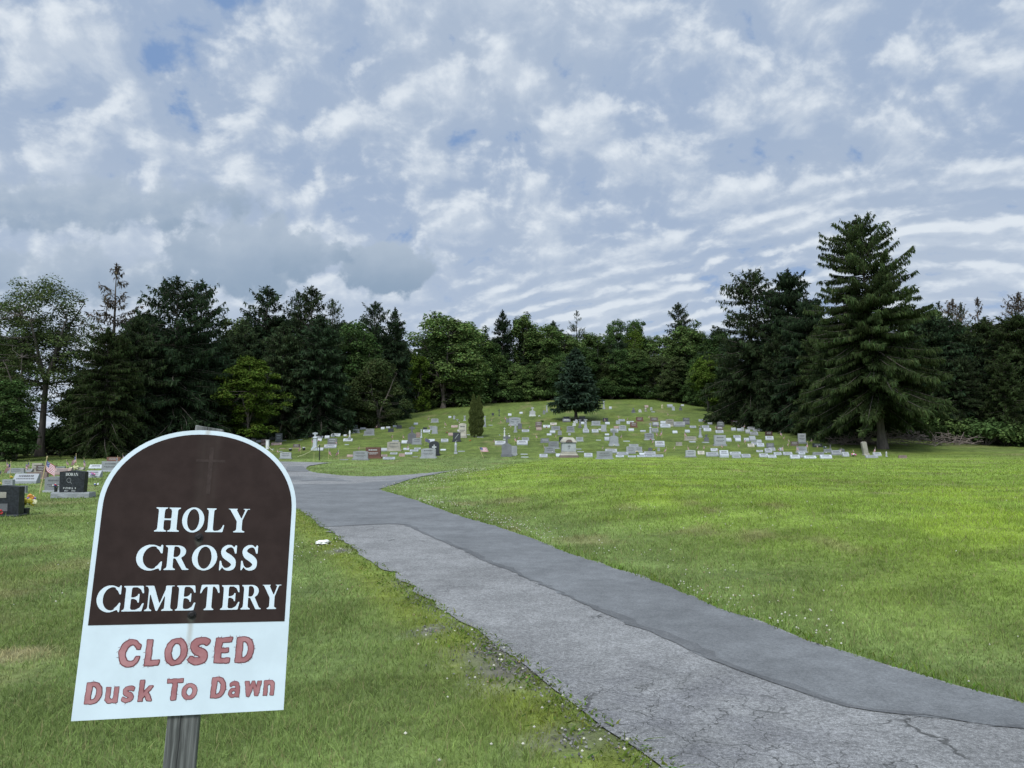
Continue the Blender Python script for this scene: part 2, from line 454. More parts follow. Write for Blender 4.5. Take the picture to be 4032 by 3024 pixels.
def sheet(name, poly, mat, dz, step=.5, jit=0.0, seed=3):
    poly = densify(poly, step, jit, True, seed); P = np.array(poly); n = len(poly)
    ix, iy = np.meshgrid(np.arange(P[:, 0].min(), P[:, 0].max(), .9), np.arange(P[:, 1].min(), P[:, 1].max(), .9))
    ix, iy = ix.ravel(), iy.ravel(); k = in_poly(ix, iy, poly); ix, iy = ix[k], iy[k]
    dm = np.array([np.hypot(P[:, 0] - a, P[:, 1] - b).min() for a, b in zip(ix, iy)]); ix, iy = ix[dm > .3], iy[dm > .3]
    pts = [Vector(p) for p in poly] + [Vector((a, b)) for a, b in zip(ix, iy)]
    V, _, F, *_ = geometry.delaunay_2d_cdt(pts, [(i, (i + 1) % n) for i in range(n)], [], 1, 1e-5)
    V = [(v.x, v.y, H1(v.x, v.y) * (1 if v.y > 30 else 0) + dz + .0007 * max(0, v.y - 20)) for v in V]
    F = [f if (V[f[1]][0] - V[f[0]][0]) * (V[f[2]][1] - V[f[0]][1]) - (V[f[1]][1] - V[f[0]][1]) * (V[f[2]][0] - V[f[0]][0]) > 0 else f[::-1] for f in F]
    return tag(pymesh(name, V, F, mat), kind='structure')
def bmobj2(name, bm, mat):
    me = bpy.data.meshes.new(name); bm.to_mesh(me); bm.free(); return link(name, me, mat)
sheet('road', ROAD_POLY, M['old'], .014, .22, .035)
SEAM = [(1267,2078),(1371,2074),(1462,2069),(1529,2067),(1588,2069),(1642,2092),(1733,2133),(1823,2169),(1891,2209),(2004,2250),(2184,2330),(2367,2417),(2505,2477),(2643,2532),(2781,2601),(2965,2670),(3148,2734),(3332,2794),(3562,2826),(3745,2844),(4032,2881)]
WS = [flat_hit(*p) for p in SEAM]
FARE = [flat_hit(*p) for p in [(1700,1872),(1560,1893),(1450,1901),(1380,1907),(1250,1908),(1100,1909),(1010,1915)]]
def inset(poly, d):                                # pull a closed outline a little inwards towards the drive's middle
    return poly
newpoly = WS + [(WS[-1][0] + 3.5, WS[-1][1] - 1.2), (8.6, -1.0), (9.05, -1.0)] + [(x - .02, y - .02) for x, y in WR[::-1]] + [(x - .03, y) for x, y in WB[::-1][2:]] + FARE + [(x + .02, y) for x, y in WL[:4]][:3]
sheet('resurfaced_road', newpoly, M['new'], .0168, .16, .016, 5)
sheet('resurfaced_road', [flat_hit(*p) for p in [(1120,1877),(1240,1878),(1330,1886),(1390,1899),(1300,1895),(1120,1894)]], M['new'], .0168, .5, .02, 6)
sheet('resurfaced_road', [flat_hit(*p) for p in [(1130,1840),(1190,1839),(1203,1847),(1214,1857),(1150,1857),(1125,1857)]], M['new'], .03, .5, .02, 6)
band = []
wob = random.Random(4)
for i, p in enumerate(densify(WS, .12, .016, False)): band.append(p)
nb = []
for i, p in enumerate(band):
    a = Vector(band[max(i - 1, 0)]); b = Vector(band[min(i + 1, len(band) - 1)]); d = (b - a).normalized()
    w = .075 + .035 * math.sin(i * .17) + .02 * math.sin(i * .61) + wob.uniform(-.025, .03); w *= min(1, i / 6 + .3)
    nb.append((p[0] + d.y * -w, p[1] + d.x * w) if True else p)
bm = bmesh.new(); va = [bm.verts.new((x, y, .0192)) for x, y in band]; vb = [bm.verts.new((x, y, .0192)) for x, y in nb]
for i in range(len(va) - 1): bm.faces.new((va[i], va[i + 1], vb[i + 1], vb[i]))
bmesh.ops.recalc_face_normals(bm, faces=bm.faces[:])
tag(bmobj2('tar_edge', bm, M['tar']), kind='structure')
# ------------------------------------------------------------------ grass, weeds, clover, gravel
def ring_points(d0, d1, dens, fx=.84, pad=2.2):
    area = (d1 ** 2 - d0 ** 2) * fx + 2 * pad * (d1 - d0); n = int(area * dens)
    d = np.sqrt(NR.uniform(d0 ** 2, d1 ** 2, n)); x = NR.uniform(-1, 1, n) * (d * fx + pad)
    return x, d
RP = np.array(ROAD_POLY)
def off_road(x, y, j=.05):
    jx = x + (fbm(x * 5, y * 5, 81, 2) - .5) * 4 * j; jy = y + (fbm(x * 5 + 40, y * 5, 82, 2) - .5) * 4 * j
    return ~in_poly(jx, jy, ROAD_POLY)
def blades(x, y, h, w, col, lean=.5, seg=2, base=-.004):
    n = len(x); z = HT(x, y) + base
    az = NR.uniform(0, 2 * np.pi, n); ax = np.cos(az), np.sin(az)
    bz = NR.uniform(0, 2 * np.pi, n); L = np.abs(NR.normal(0, lean, n)) * h
    lx, ly = np.cos(bz) * L, np.sin(bz) * L
    rows = []; cols = []
    for s in range(seg + 1):
        f = s / seg; ww = w * (1 - .8 * f ** 1.5) * .5
        cx = x + lx * f ** 1.7; cy = y + ly * f ** 1.7; cz = z + h * f * (1 - .25 * f * lean)
        rows.append(np.stack([cx - ax[0] * ww, cy - ax[1] * ww, cz], 1)); rows.append(np.stack([cx + ax[0] * ww, cy + ax[1] * ww, cz], 1))
    V = np.stack(rows, 1).reshape(-1, 3); k = 2 * (seg + 1)
    b0 = np.arange(n)[:, None] * k
    Q = np.concatenate([b0 + np.array([[2 * s, 2 * s + 1, 2 * s + 3, 2 * s + 2]]) for s in range(seg)], 0)
    return V, Q, np.repeat(col, k, 0)
def leafy_mat(name, trans=.3, rough=.55, spec=.25):
    m = bpy.data.materials.new(name); m.use_nodes = True; t = m.node_tree; t.nodes.clear()
    o = t.nodes.new('ShaderNodeOutputMaterial'); a = t.nodes.new('ShaderNodeVertexColor'); a.layer_name = 'tone'
    d = t.nodes.new('ShaderNodeBsdfDiffuse'); tr = t.nodes.new('ShaderNodeBsdfTranslucent'); mx = t.nodes.new('ShaderNodeMixShader')
    t.links.new(a.outputs[0], d.inputs[0]); t.links.new(a.outputs[0], tr.inputs[0]); mx.inputs[0].default_value = trans
    t.links.new(d.outputs[0], mx.inputs[1]); t.links.new(tr.outputs[0], mx.inputs[2])
    t.links.new(mx.outputs[0], o.inputs[0])
    return m
M['blade'] = leafy_mat('grass_blade', .35)
VS, QS, CS = [], [], []; nv = 0
def add(V, Q_, C):
    global nv
    VS.append(V); QS.append(Q_ + nv); CS.append(C); nv += len(V)
for (d0, d1, dens, w, hh, seg) in ((2.2, 5.5, 4300, .0044, .054, 2), (5.5, 8, 2500, .0056, .052, 2), (8, 12, 1250, .0090, .050, 1), (12, 18, 560, .013, .055, 1), (18, 27, 210, .021, .055, 1), (27, 42, 70, .035, .055, 1), (42, 64, 24, .05, .055, 1)):
    x, y = ring_points(d0, d1, dens)
    k = off_road(x, y) & (NR.uniform(0, 1, len(x)) > bare_at(x, y) * .9)
    x, y = x[k], y[k]; n = len(x)
    c = lawn_tone(x, y) * 1.28
    c *= NR.normal(1, .25, n).clip(.5, 1.6)[:, None]
    pale = NR.uniform(0, 1, n) < .11; c[pale] = np.array([.27, .25, .12]) * NR.uniform(.7, 1.2, (pale.sum(), 1))
    tall = .30 + 1.35 * fbm(x * 1.7, y * 1.7, 91, 4)
    dl = np.interp(y, lx_y, lx_x) - x; tall *= 1 - .45 * np.exp(-((dl - .25) / .3) ** 2)
    h = hh * tall * NR.uniform(.6, 1.35, n)
    h[NR.uniform(0, 1, n) < .01] *= 1.9
    add(*blades(x, y, h, w * NR.uniform(.7, 1.3, n), c, .75, seg))
# broader weed leaves hugging the edge of the drive
yy = NR.uniform(3.2, 21, 4500); yy = yy[NR.uniform(0, 1, len(yy)) < 5 / yy]
dl = np.abs(NR.normal(.16, .16, len(yy))) - .10; xx = np.interp(yy, lx_y, lx_x) - dl
keep = (fbm(xx * 2.3, yy * 2.3, 95, 3) > .43); xx, yy = xx[keep], yy[keep]; n = len(xx)
c = np.array([.115, .165, .032]) * NR.uniform(.7, 1.35, (n, 1)) * (1 + NR.normal(0, .12, (n, 3)))
V, Q_, C = blades(xx, yy, NR.uniform(.02, .05, n), NR.uniform(.010, .022, n), c, 1.5, 2); V[:, 2] += .012; add(V, Q_, C)
# the same along the right edge
yy = NR.uniform(4.2, 25, 3200); yy = yy[NR.uniform(0, 1, len(yy)) < 6 / yy]
xx = np.interp(yy, rx_y, rx_x) + np.abs(NR.normal(.08, .10, len(yy))) - .04; n = len(xx)
c = np.array([.125, .195, .035]) * NR.uniform(.7, 1.3, (n, 1)) * (1 + NR.normal(0, .1, (n, 3)))
V, Q_, C = blades(xx, yy, NR.uniform(.03, .07, n), NR.uniform(.006, .016, n), c, .8, 2); V[:, 2] += .008; add(V, Q_, C)
go = link('grass', npmesh('grass', np.concatenate(VS), np.concatenate(QS), np.concatenate(CS)), M['blade'])
tag(go, 'short mown grass with clover and pale seed stalks', 'grass', kind='stuff')
# clover heads: little six-sided balls
def balls(pts, r, cols):
    O = np.array([(0, 0, 1), (1, 0, 0), (0, 1, 0), (-1, 0, 0), (0, -1, 0), (0, 0, -1)], float); n = len(pts)
    V = (pts[:, None, :] + O[None] * r[:, None, None]).reshape(-1, 3)
    F = np.array([(0, 1, 2, 2), (0, 2, 3, 3), (0, 3, 4, 4), (0, 4, 1, 1), (5, 2, 1, 1), (5, 3, 2, 2), (5, 4, 3, 3), (5, 1, 4, 4)])[:, :3]
    return V, (np.arange(n)[:, None, None] * 6 + F[None]).reshape(-1, 3), np.repeat(cols, 6, 0)
def trimesh(name, V, F, C):
    me = bpy.data.meshes.new(name); me.from_pydata(V.tolist(), [], F.tolist()); me.update()
    a = me.color_attributes.new('tone', 'FLOAT_COLOR', 'POINT'); cc = np.ones((len(V), 4), np.float32); cc[:, :3] = C; a.data.foreach_set('color', cc.ravel()); return me
def clover():
    X, Y = [], []
    x, y = ring_points(3, 16, 5); k = fbm(x * .7, y * .7, 101, 3) > .60; X.append(x[k]); Y.append(y[k])
    yy = NR.uniform(4.5, 26, 800); xx = np.interp(yy, rx_y, rx_x) + np.abs(NR.normal(.25, .45, len(yy))); k = (fbm(xx * .9, yy * .5, 103, 3) > .50); X.append(xx[k]); Y.append(yy[k])
    yy = NR.uniform(3.3, 14, 200); xx = np.interp(yy, lx_y, lx_x) - np.abs(NR.normal(.35, .35, len(yy))); k = (fbm(xx * .9, yy * .7, 104, 3) > .46); X.append(xx[k]); Y.append(yy[k])
    yy = NR.uniform(24, 46, 330); xx = np.interp(yy, rx_y, rx_x) + np.abs(NR.normal(.9, 1.2, len(yy))); X.append(xx); Y.append(yy)
    x, y = np.concatenate(X), np.concatenate(Y); k = off_road(x, y, 0); x, y = x[k], y[k]; n = len(x)
    r = NR.uniform(.006, .0105, n) * (1 + np.maximum(0, y - 9) * .035)
    pts = np.stack([x, y, HT(x, y) + NR.uniform(.045, .075, n)], 1)
    cols = np.array([.62, .60, .50]) * NR.uniform(.7, 1.15, (n, 1)); br = NR.uniform(0, 1, n) < .15; cols[br] = np.array([.33, .25, .15])
    return trimesh('clover_flowers', *balls(pts, r, cols))
M['petal'] = leafy_mat('petal', .25)
tag(link('clover_flowers', clover(), M['petal']), 'scattered white clover heads in the grass', 'flowers', kind='stuff')
def gravel():
    P_, R_ = [], []
    for (bx, by), r in zip(BARE, BARER):
        n = int(420 * r); a = NR.uniform(0, 2 * np.pi, n); q = r * np.abs(NR.normal(0, .7, n))
        P_.append(np.stack([bx + np.cos(a) * q, by + np.sin(a) * q * 1.5], 1)); R_.append(NR.uniform(.003, .010, n))
    yy = NR.uniform(3.4, 9, 700); xx = np.interp(yy, lx_y, lx_x) - NR.normal(.03, .06, len(yy)); P_.append(np.stack([xx, yy], 1)); R_.append(NR.uniform(.003, .009, len(yy)))
    p = np.concatenate(P_); r = np.concatenate(R_); pts = np.concatenate([p, (HT(p[:, 0], p[:, 1]) + .010 + r * .3)[:, None]], 1)
    V, F, C = balls(pts, r, np.array([.14, .135, .13]) * NR.uniform(.5, 1.7, (len(pts), 1))); V += NR.normal(0, .0016, V.shape)
    return trimesh('gravel', V, F, C)
m_, t_, b_ = newmat('gravel'); b_.inputs['Roughness'].default_value = .9
a_ = t_.nodes.new('ShaderNodeVertexColor'); a_.layer_name = 'tone'; t_.links.new(a_.outputs[0], b_.inputs['Base Color']); M['gravel'] = m_
tag(link('gravel', gravel(), M['gravel']), 'loose grey gravel on the bare verge of the drive', 'gravel', kind='stuff')
# ------------------------------------------------------------------ lettering: outlines sampled on a fine grid, then contoured
def catmull(pts, k=8):
    P = [np.array(p, float) for p in pts]; out = []
    for i in range(len(P) - 1):
        a, b, c, d = P[max(i - 1, 0)], P[i], P[i + 1], P[min(i + 2, len(P) - 1)]
        for j in range(k):
            t = j / k; out.append(.5 * (2 * b + (c - a) * t + (2 * a - 5 * b + 4 * c - d) * t * t + (3 * b - a - 3 * c + d) * t ** 3))
    return np.array(out + [P[-1]])
def ell(cx, cz, rx, rz, a0=0, a1=360, n=40):
    t = np.radians(np.linspace(a0, a1, n, endpoint=(a1 - a0) % 360 != 0)); return np.stack([cx + rx * np.cos(t), cz + rz * np.sin(t)], 1)
def stroke(pts, w, smooth=True):
    """variable half width w along pts -> outline polygon"""
    q = np.column_stack([pts, w if isinstance(w, (list, tuple)) else [w] * len(pts)])
    q = catmull(q) if smooth else q.astype(float)
    d = np.gradient(q[:, :2], axis=0); d /= np.linalg.norm(d, axis=1)[:, None] + 1e-9
    nrm = np.stack([-d[:, 1], d[:, 0]], 1) * q[:, 2:3]
    return np.concatenate([q[:, :2] + nrm, (q[:, :2] - nrm)[::-1]])
R4 = lambda a, b, c, d: np.array([(a, c), (b, c), (b, d), (a, d)])
PG = lambda *p: np.array(p, float)
def foot(xa, xb, z, up, sl=.115, sr=None):
    sr = sl if sr is None else sr; s = 1 if up else -1
    return PG((xa - sl, z), (xb + sr, z), (xb + sr, z + .035 * s), (xb + .02, z + .075 * s), (xb, z + .15 * s), (xa, z + .15 * s), (xa - .02, z + .075 * s), (xa - sl, z + .035 * s))
def halfbowl(x, z0, z1, rx, n=24): 
    t = np.radians(np.linspace(-90, 90, n)); zc, rz = (z0 + z1) / 2, (z1 - z0) / 2
    c = np.sign(np.cos(t)) * np.abs(np.cos(t)) ** .8
    return np.concatenate([PG((x, z0)), np.stack([x + .25 * rx + .75 * rx * c, zc + rz * np.sin(t)], 1), PG((x, z1))])
SER = {
 'H': (1.0, [('+', R4(.15, .37, 0, 1)), ('+', R4(.63, .85, 0, 1)), ('+', R4(.3, .7, .475, .54)), ('+', foot(.15, .37, 0, 1)), ('+', foot(.15, .37, 1, 0)), ('+', foot(.63, .85, 0, 1)), ('+', foot(.63, .85, 1, 0))]),
 'O': (.92, [('+', ell(.5, .5, .5, .525)), ('-', ell(.5, .5, .275, .455))]),
 'L': (.78, [('+', R4(.15, .42, 0, 1)), ('+', foot(.15, .42, 1, 0, .13)), ('+', foot(.15, .42, 0, 1, .13)), ('+', PG((.3, 0), (.93, 0), (1, .31), (.95, .31), (.84, .13), (.7, .06), (.5, .045), (.3, .045)))]),
 'Y': (.86, [('+', R4(.42, .67, 0, .5)), ('+', foot(.42, .67, 0, 1, .14)), ('+', PG((.05, 1), (.34, 1), (.67, .5), (.67, .40), (.42, .40), (.42, .46))), ('+', PG((.80, 1), (.90, 1), (.67, .5), (.60, .5))), ('+', R4(-.02, .44, .962, 1)), ('+', R4(.68, 1.02, .962, 1))]),
 'C': (.98, [('+', ell(.53, .5, .53, .525)), ('-', ell(.62, .5, .37, .455)), ('-', PG((.62, .30), (1.2, .30), (1.2, .72), (.62, .72))), ('-', PG((.9, -.2), (1.2, -.2), (1.2, 1.2), (.9, 1.2))), ('+', PG((.90, 1.02), (.97, 1.02), (.97, .66), (.92, .66), (.84, .80), (.72, .90), (.80, .96), (.88, .93))), ('+', PG((.92, -.02), (.97, -.02), (.99, .35), (.94, .35), (.84, .20), (.72, .10), (.8, .04), (.88, .07)))]),
 'R': (.98, [('+', R4(.14, .37, 0, 1)), ('+', foot(.14, .37, 0, 1, .12)), ('+', foot(.14, .37, 1, 0, .12)), ('+', halfbowl(.3, .47, 1.0, .56)), ('-', halfbowl(.37, .515, .955, .27)), ('+', PG((.44, .50), (.66, .53), (.92, .07), (1.02, .035), (1.02, 0), (.76, 0)))]),
 'S': (.72, [('+', stroke([(.86, .82), (.68, .965), (.42, .955), (.22, .80), (.30, .62), (.58, .48), (.80, .33), (.80, .14), (.58, .03), (.34, .05), (.16, .2)], [.02, .04, .07, .115, .14, .15, .145, .12, .07, .035, .02])), ('+', PG((.87, 1.02), (.95, 1.02), (.95, .66), (.88, .66), (.78, .86))), ('+', PG((.05, -.02), (.12, -.02), (.22, .14), (.13, .38), (.05, .38)))]),
 'E': (.84, [('+', R4(.15, .41, 0, 1)), ('+', foot(.15, .41, 0, 1, .13)), ('+', foot(.15, .41, 1, 0, .13)), ('+', PG((.3, 1), (.93, 1), (.98, .70), (.92, .70), (.82, .86), (.66, .94), (.3, .955))), ('+', PG((.35, .54), (.58, .55), (.70, .61), (.72, .69), (.78, .69), (.78, .33), (.72, .33), (.70, .41), (.58, .48), (.35, .49))), ('+', PG((.3, 0), (.94, 0), (1.02, .32), (.95, .32), (.84, .14), (.66, .055), (.3, .045)))]),
 'M': (1.12, [('+', R4(.125, .18, 0, 1)), ('+', foot(.125, .18, 0, 1, .10)), ('+', PG((.06, 1), (.29, 1), (.53, .26), (.45, 0), (.42, 0), (.125, .86))), ('+', PG((.44, 0), (.47, 0), (.80, .93), (.80, 1), (.74, 1))), ('+', R4(.70, .90, 0, 1)), ('+', foot(.70, .90, 0, 1, .10)), ('+', R4(0, .2, .962, 1)), ('+', R4(.72, 1.0, .962, 1))]),
 'T': (.86, [('+', R4(.37, .63, 0, 1)), ('+', foot(.37, .63, 0, 1, .13)), ('+', PG((.06, 1.02), (.94, 1.02), (1.0, .68), (.93, .68), (.86, .82), (.74, .93), (.6, .955), (.4, .955), (.26, .93), (.14, .82), (.07, .68), (0, .68)))]),
 'D': (.95, [('+', R4(.14, .36, 0, 1)), ('+', foot(.14, .36, 0, 1, .12)), ('+', foot(.14, .36, 1, 0, .12)), ('+', halfbowl(.25, 0, 1, .75)), ('-', halfbowl(.36, .05, .95, .40))]),
 'A': (.98, [('+', PG((.10, 0), (.17, 0), (.50, .92), (.46, 1))), ('+', PG((.40, 1), (.58, 1), (.92, 0), (.66, 0))), ('+', R4(.25, .7, .30, .36)), ('+', R4(0, .3, 0, .04)), ('+', R4(.56, 1, 0, .04))]),
 'N': (1.0, [('+', R4(.13, .19, 0, 1)), ('+', R4(.80, .86, 0, 1)), ('+', PG((.05, 1), (.32, 1), (.86, .12), (.86, 0), (.78, 0))), ('+', R4(0, .32, 0, .04)), ('+', R4(.68, 1, .96, 1))]),
 'P': (.85, [('+', R4(.14, .40, 0, 1)), ('+', foot(.14, .40, 0, 1, .12)), ('+', halfbowl(.3, .45, 1.0, .66)), ('-', halfbowl(.40, .5, .95, .3))]),
 'I': (.5, [('+', R4(.28, .72, 0, 1)), ('+', R4(0, 1, 0, .05)), ('+', R4(0, 1, .95, 1))]),
 'K': (.95, [('+', R4(.14, .38, 0, 1)), ('+', foot(.14, .38, 0, 1, .12)), ('+', PG((.36, .45), (.78, 1), (.92, 1), (.44, .40))), ('+', PG((.45, .58), (.62, .66), (1, 0), (.72, 0)))]),
 '1': (.5, [('+', R4(.35, .7, 0, 1)), ('+', R4(.1, .95, 0, .06)), ('+', PG((.1, .85), (.35, 1), (.35, .9)))]),
 '9': (.6, [('+', ell(.5, .68, .48, .33)), ('-', ell(.5, .68, .22, .24)), ('+', stroke([(.95, .7), (.85, .3), (.3, .02)], .09))]),
 '4': (.6, [('+', R4(.58, .82, 0, 1)), ('+', R4(0, 1, .25, .36)), ('+', PG((0, .25), (.14, .25), (.7, 1), (.58, 1)))]),
 '7': (.6, [('+', R4(.02, .98, .86, 1)), ('+', PG((.75, .9), (.98, .9), (.5, 0), (.25, 0)))]),
 '2': (.6, [('+', stroke([(.1, .75), (.45, .95), (.85, .75), (.6, .4), (.1, .06)], .1)), ('+', R4(.05, .95, 0, .13))]),
 '0': (.6, [('+', ell(.5, .5, .5, .51)), ('-', ell(.5, .5, .24, .43))]),
 '-': (.5, [('+', R4(.05, .95, .42, .52))]),
}
SAN = {   # flat brush-like capitals and small letters
 'C': (.84, [('+', ell(.52, .5, .52, .52)), ('-', ell(.56, .5, .29, .34)), ('-', PG((.56, .38), (1.3, .34), (1.3, .68), (.56, .62))), ('-', R4(.96, 1.3, -.2, 1.2))]),
 'L': (.62, [('+', R4(.08, .42, 0, 1)), ('+', PG((.1, 0), (.95, 0), (1, .19), (.3, .17)))]),
 'O': (.86, [('+', ell(.5, .5, .5, .52)), ('-', ell(.5, .5, .235, .36))]),
 'S': (.80, [('+', stroke([(.93, .80), (.78, .90), (.5, .90), (.24, .76), (.34, .56), (.66, .42), (.80, .24), (.58, .10), (.28, .11), (.06, .24)], [.10, .12, .125, .15, .15, .15, .15, .125, .12, .09]))]),
 'E': (.74, [('+', PG((.12, 0), (.42, 0), (.42, 1), (.08, 1))), ('+', PG((.1, 0), (.96, .0), (.98, .17), (.3, .17))), ('+', R4(.3, .82, .42, .58)), ('+', PG((.1, .83), (.98, .84), (1, 1), (.08, 1)))]),
 'D': (.78, [('+', R4(.08, .40, 0, 1)), ('+', halfbowl(.2, 0, 1, .80)), ('-', halfbowl(.38, .16, .84, .34))]),
 'u': (.62, [('+', R4(.04, .36, .15, 1)), ('+', ell(.42, .30, .38, .32)), ('-', ell(.5, .42, .16, .22)), ('-', R4(.36, .64, .42, 1)), ('+', R4(.64, .96, 0, 1))]),
 's': (.62, [('+', stroke([(.93, .80), (.74, .88), (.45, .88), (.24, .73), (.36, .55), (.66, .43), (.78, .26), (.56, .12), (.28, .13), (.06, .24)], [.12, .13, .13, .15, .15, .15, .15, .13, .12, .10]))]),
 'k': (.66, [('+', R4(.06, .34, 0, 1)), ('+', PG((.28, .32), (.72, .72), (1, .72), (.34, .18))), ('+', PG((.36, .42), (.56, .52), (1, 0), (.68, 0)))]),
 'T': (.78, [('+', PG((.36, 0), (.66, 0), (.64, 1), (.36, 1))), ('+', PG((0, .82), (1, .84), (1, 1), (.02, 1)))]),
 'o': (.74, [('+', ell(.5, .5, .5, .52)), ('-', ell(.5, .5, .22, .30))]),
 'a': (.62, [('+', stroke([(.10, .78), (.36, .90), (.68, .84), (.80, .60)], [.10, .13, .14, .15])), ('+', R4(.64, .96, 0, .66)), ('+', ell(.42, .28, .40, .30)), ('-', ell(.45, .28, .17, .13))]),
 'w': (.9, [('+', PG((0, 1), (.24, 1), (.36, .38), (.34, 0), (.16, 0))), ('+', PG((.34, 0), (.16, 0), (.42, 1), (.58, 1))), ('+', PG((.42, 1), (.58, 1), (.84, 0), (.66, 0))), ('+', PG((.84, 0), (.66, 0), (.76, 1), (1, 1)))]),
 'n': (.66, [('+', R4(.04, .36, 0, 1)), ('+', ell(.55, .68, .41, .34)), ('-', ell(.5, .55, .16, .22)), ('-', R4(.36, .64, 0, .56)), ('+', R4(.64, .96, 0, .68))]),
}
def inside(P, X, Z):
    ins = np.zeros(X.shape, bool); n = len(P)
    for i in range(n):
        (x0, z0), (x1, z1) = P[i], P[(i + 1) % n]
        if z0 == z1: continue
        ins ^= ((z0 > Z) != (z1 > Z)) & (X < (x1 - x0) * (Z - z0) / (z1 - z0) + x0)
    return ins
def glyph_cells(ops, w, h, cells, grow_=0.0, rag=0.0, seed=0):
    """list of (verts, faces) in the plane for one letter scaled to w x h"""
    asp = w / h; nz = cells; c = 1.0 / nz; pad = .08 + grow_
    xs = np.arange(-pad, asp + pad, c); zs = np.arange(-pad, 1 + pad, c)
    K = 4; sub = (np.arange(K) + .5) / K - .5
    acc = np.zeros((len(zs), len(xs)))
    X0, Z0 = np.meshgrid(xs, zs)
    for a in sub:
        for b in sub:
            X, Z = X0 + a * c * 1.25, Z0 + b * c * 1.25
            if rag: 
                X = X + (fbm(X * 9 + seed * 7, Z * 9, 7, 2) - .5) * rag; Z = Z + (fbm(X * 9 + 50 + seed * 3, Z * 9, 8, 2) - .5) * rag
            s = np.zeros(X.shape, bool)
            for op, P in ops:
                ii = inside(P * np.array([asp, 1.0]), X, Z); s = (s | ii) if op == '+' else (s & ~ii)
            acc += s
    f = acc / K ** 2
    if grow_:
        g = f.copy(); r = int(round(grow_ / c))
        for dx in range(-r, r + 1):
            for dz in range(-r, r + 1):
                if dx * dx + dz * dz <= r * r + 1: g = np.maximum(g, np.roll(np.roll(f, dx, 1), dz, 0))
        f = g
    f = f - .5; V, F, cache = [], [], {}
    def vid(key, x, z):
        if key not in cache: cache[key] = len(V); V.append((x * h, z * h))
        return cache[key]
    for j in range(len(zs) - 1):
        for i in range(len(xs) - 1):
            cs = [(j, i), (j, i + 1), (j + 1, i + 1), (j + 1, i)]; v = [f[q] for q in cs]
            if max(v) <= 0: continue
            poly = []
            for k in range(4):
                (ja, ia), (jb, ib) = cs[k], cs[(k + 1) % 4]; va, vb = v[k], v[(k + 1) % 4]
                if va > 0: poly.append(vid((ja, ia), xs[ia], zs[ja]))
                if (va > 0) != (vb > 0):
                    t = va / (va - vb); key = ('e',) + tuple(sorted([(ja, ia), (jb, ib)]))
                    poly.append(vid(key, xs[ia] + (xs[ib] - xs[ia]) * t, zs[ja] + (zs[jb] - zs[ja]) * t))
            if len(poly) >= 3: F.append(poly)
    return V, F
def text_mesh(name, items, font, y, cells=26, grow_=0.0, rag=0.0, shear=0.0, whisk=0):
    """items: (char, x0, x1, z0, z1); flat lettering in the plane y"""
    V, F = [], []; r = random.Random(5)
    for k, (ch, x0, x1, z0, z1) in enumerate(items):
        _, ops = font[ch]; v, f = glyph_cells(ops, x1 - x0, z1 - z0, cells, grow_, rag, k)
        b = len(V); V += [(x0 + a + shear * c, y, z0 + c) for a, c in v]; F += [[i + b for i in q[::-1]] for q in f]
        if whisk:
            cnt = {}
            for q in f:
                for a, c in zip(q, q[1:] + q[:1]): cnt[tuple(sorted((a, c)))] = cnt.get(tuple(sorted((a, c))), 0) + 1
            edge = [e for e, n in cnt.items() if n == 1]; cx = (x1 - x0) / 2; cz = (z1 - z0) / 2
            for e in r.sample(edge, min(whisk, len(edge))):
                a, c = Vector(v[e[0]]), Vector(v[e[1]]); m = (a + c) / 2; d = Vector((m.x - cx, m.y - cz)).normalized(); d.rotate(Matrix.Rotation(r.uniform(-.8, .8), 2))
                if (c - a).length == 0: continue
                t = (c - a).normalized() * .0009; tip = m + d * r.uniform(.003, .007); b = len(V)
                V += [(x0 + p.x, y - .0002, z0 + p.y) for p in (m - t, m + t, tip)]; F.append([b, b + 1, b + 2])
    me = bpy.data.meshes.new(name); me.from_pydata(V, [], F); me.update(); return me
# ------------------------------------------------------------------ the sign
SIGN_O = Vector((-1.036, 2.481, -.854 + EYE)); YAW, TILT, ROLL = .307, -.162, .046
SR = Matrix.Rotation(YAW, 4, 'Z') @ Matrix.Rotation(TILT, 4, 'X') @ Matrix.Rotation(ROLL, 4, 'Y')
bx_, by_ = .006, .053                                   # post axis in the board's own frame
kb = (0.0 - SIGN_O.z - (SR @ Vector((bx_, by_, 0))).z) / (SR @ Vector((0, 0, 1))).z - .12
BASE = Vector((bx_, by_, kb))
sign = empty('cemetery_sign'); sign.matrix_world = Matrix.Translation(SIGN_O + SR @ BASE) @ SR
tag(sign, 'leaning brown and white cemetery sign with arched top on a weathered post', 'sign')
def L(v): return Vector(v) - BASE
def wood():
    m, t, b = newmat('weathered_wood'); b.inputs['Roughness'].default_value = .9
    P = objco(t); x, y, z = sep(t, P)
    g1 = noise(t, vec(t, x * 60, y * 60, z * 3.0), 1.0, 5, .6, .6); g2 = noise(t, vec(t, x * 160, y * 160, z * 4), 1.0, 3, .6)
    c = mixc(t, g1.step(.35, .68), (.050, .052, .048), (.165, .170, .160))
    c = mixc(t, g2.step(.60, .72, 0, .6), c, (.30, .31, .30))
    ck = ((x + (noise(t, vec(t, 0, 0, z * 5), 1.0, 3) - .5) * .02 + .006).abs()).step(.0022, .0010)
    c = mixc(t, ck * .9, c, (.012, .012, .012))
    setc(t, b, c); bump(t, b, g1 + g2, .5, .004); return m
M['wood'] = wood()
bm = bmesh.new(); hw = .0465
box(bm, -hw, hw, -.044, .044, 0, .915 - kb)
for v in bm.verts:
    if v.co.z > .5: v.co.z += .006 * (v.co.x / hw) * -1 + .004
bmobj('post', bm, M['wood'], sign, None, .003)
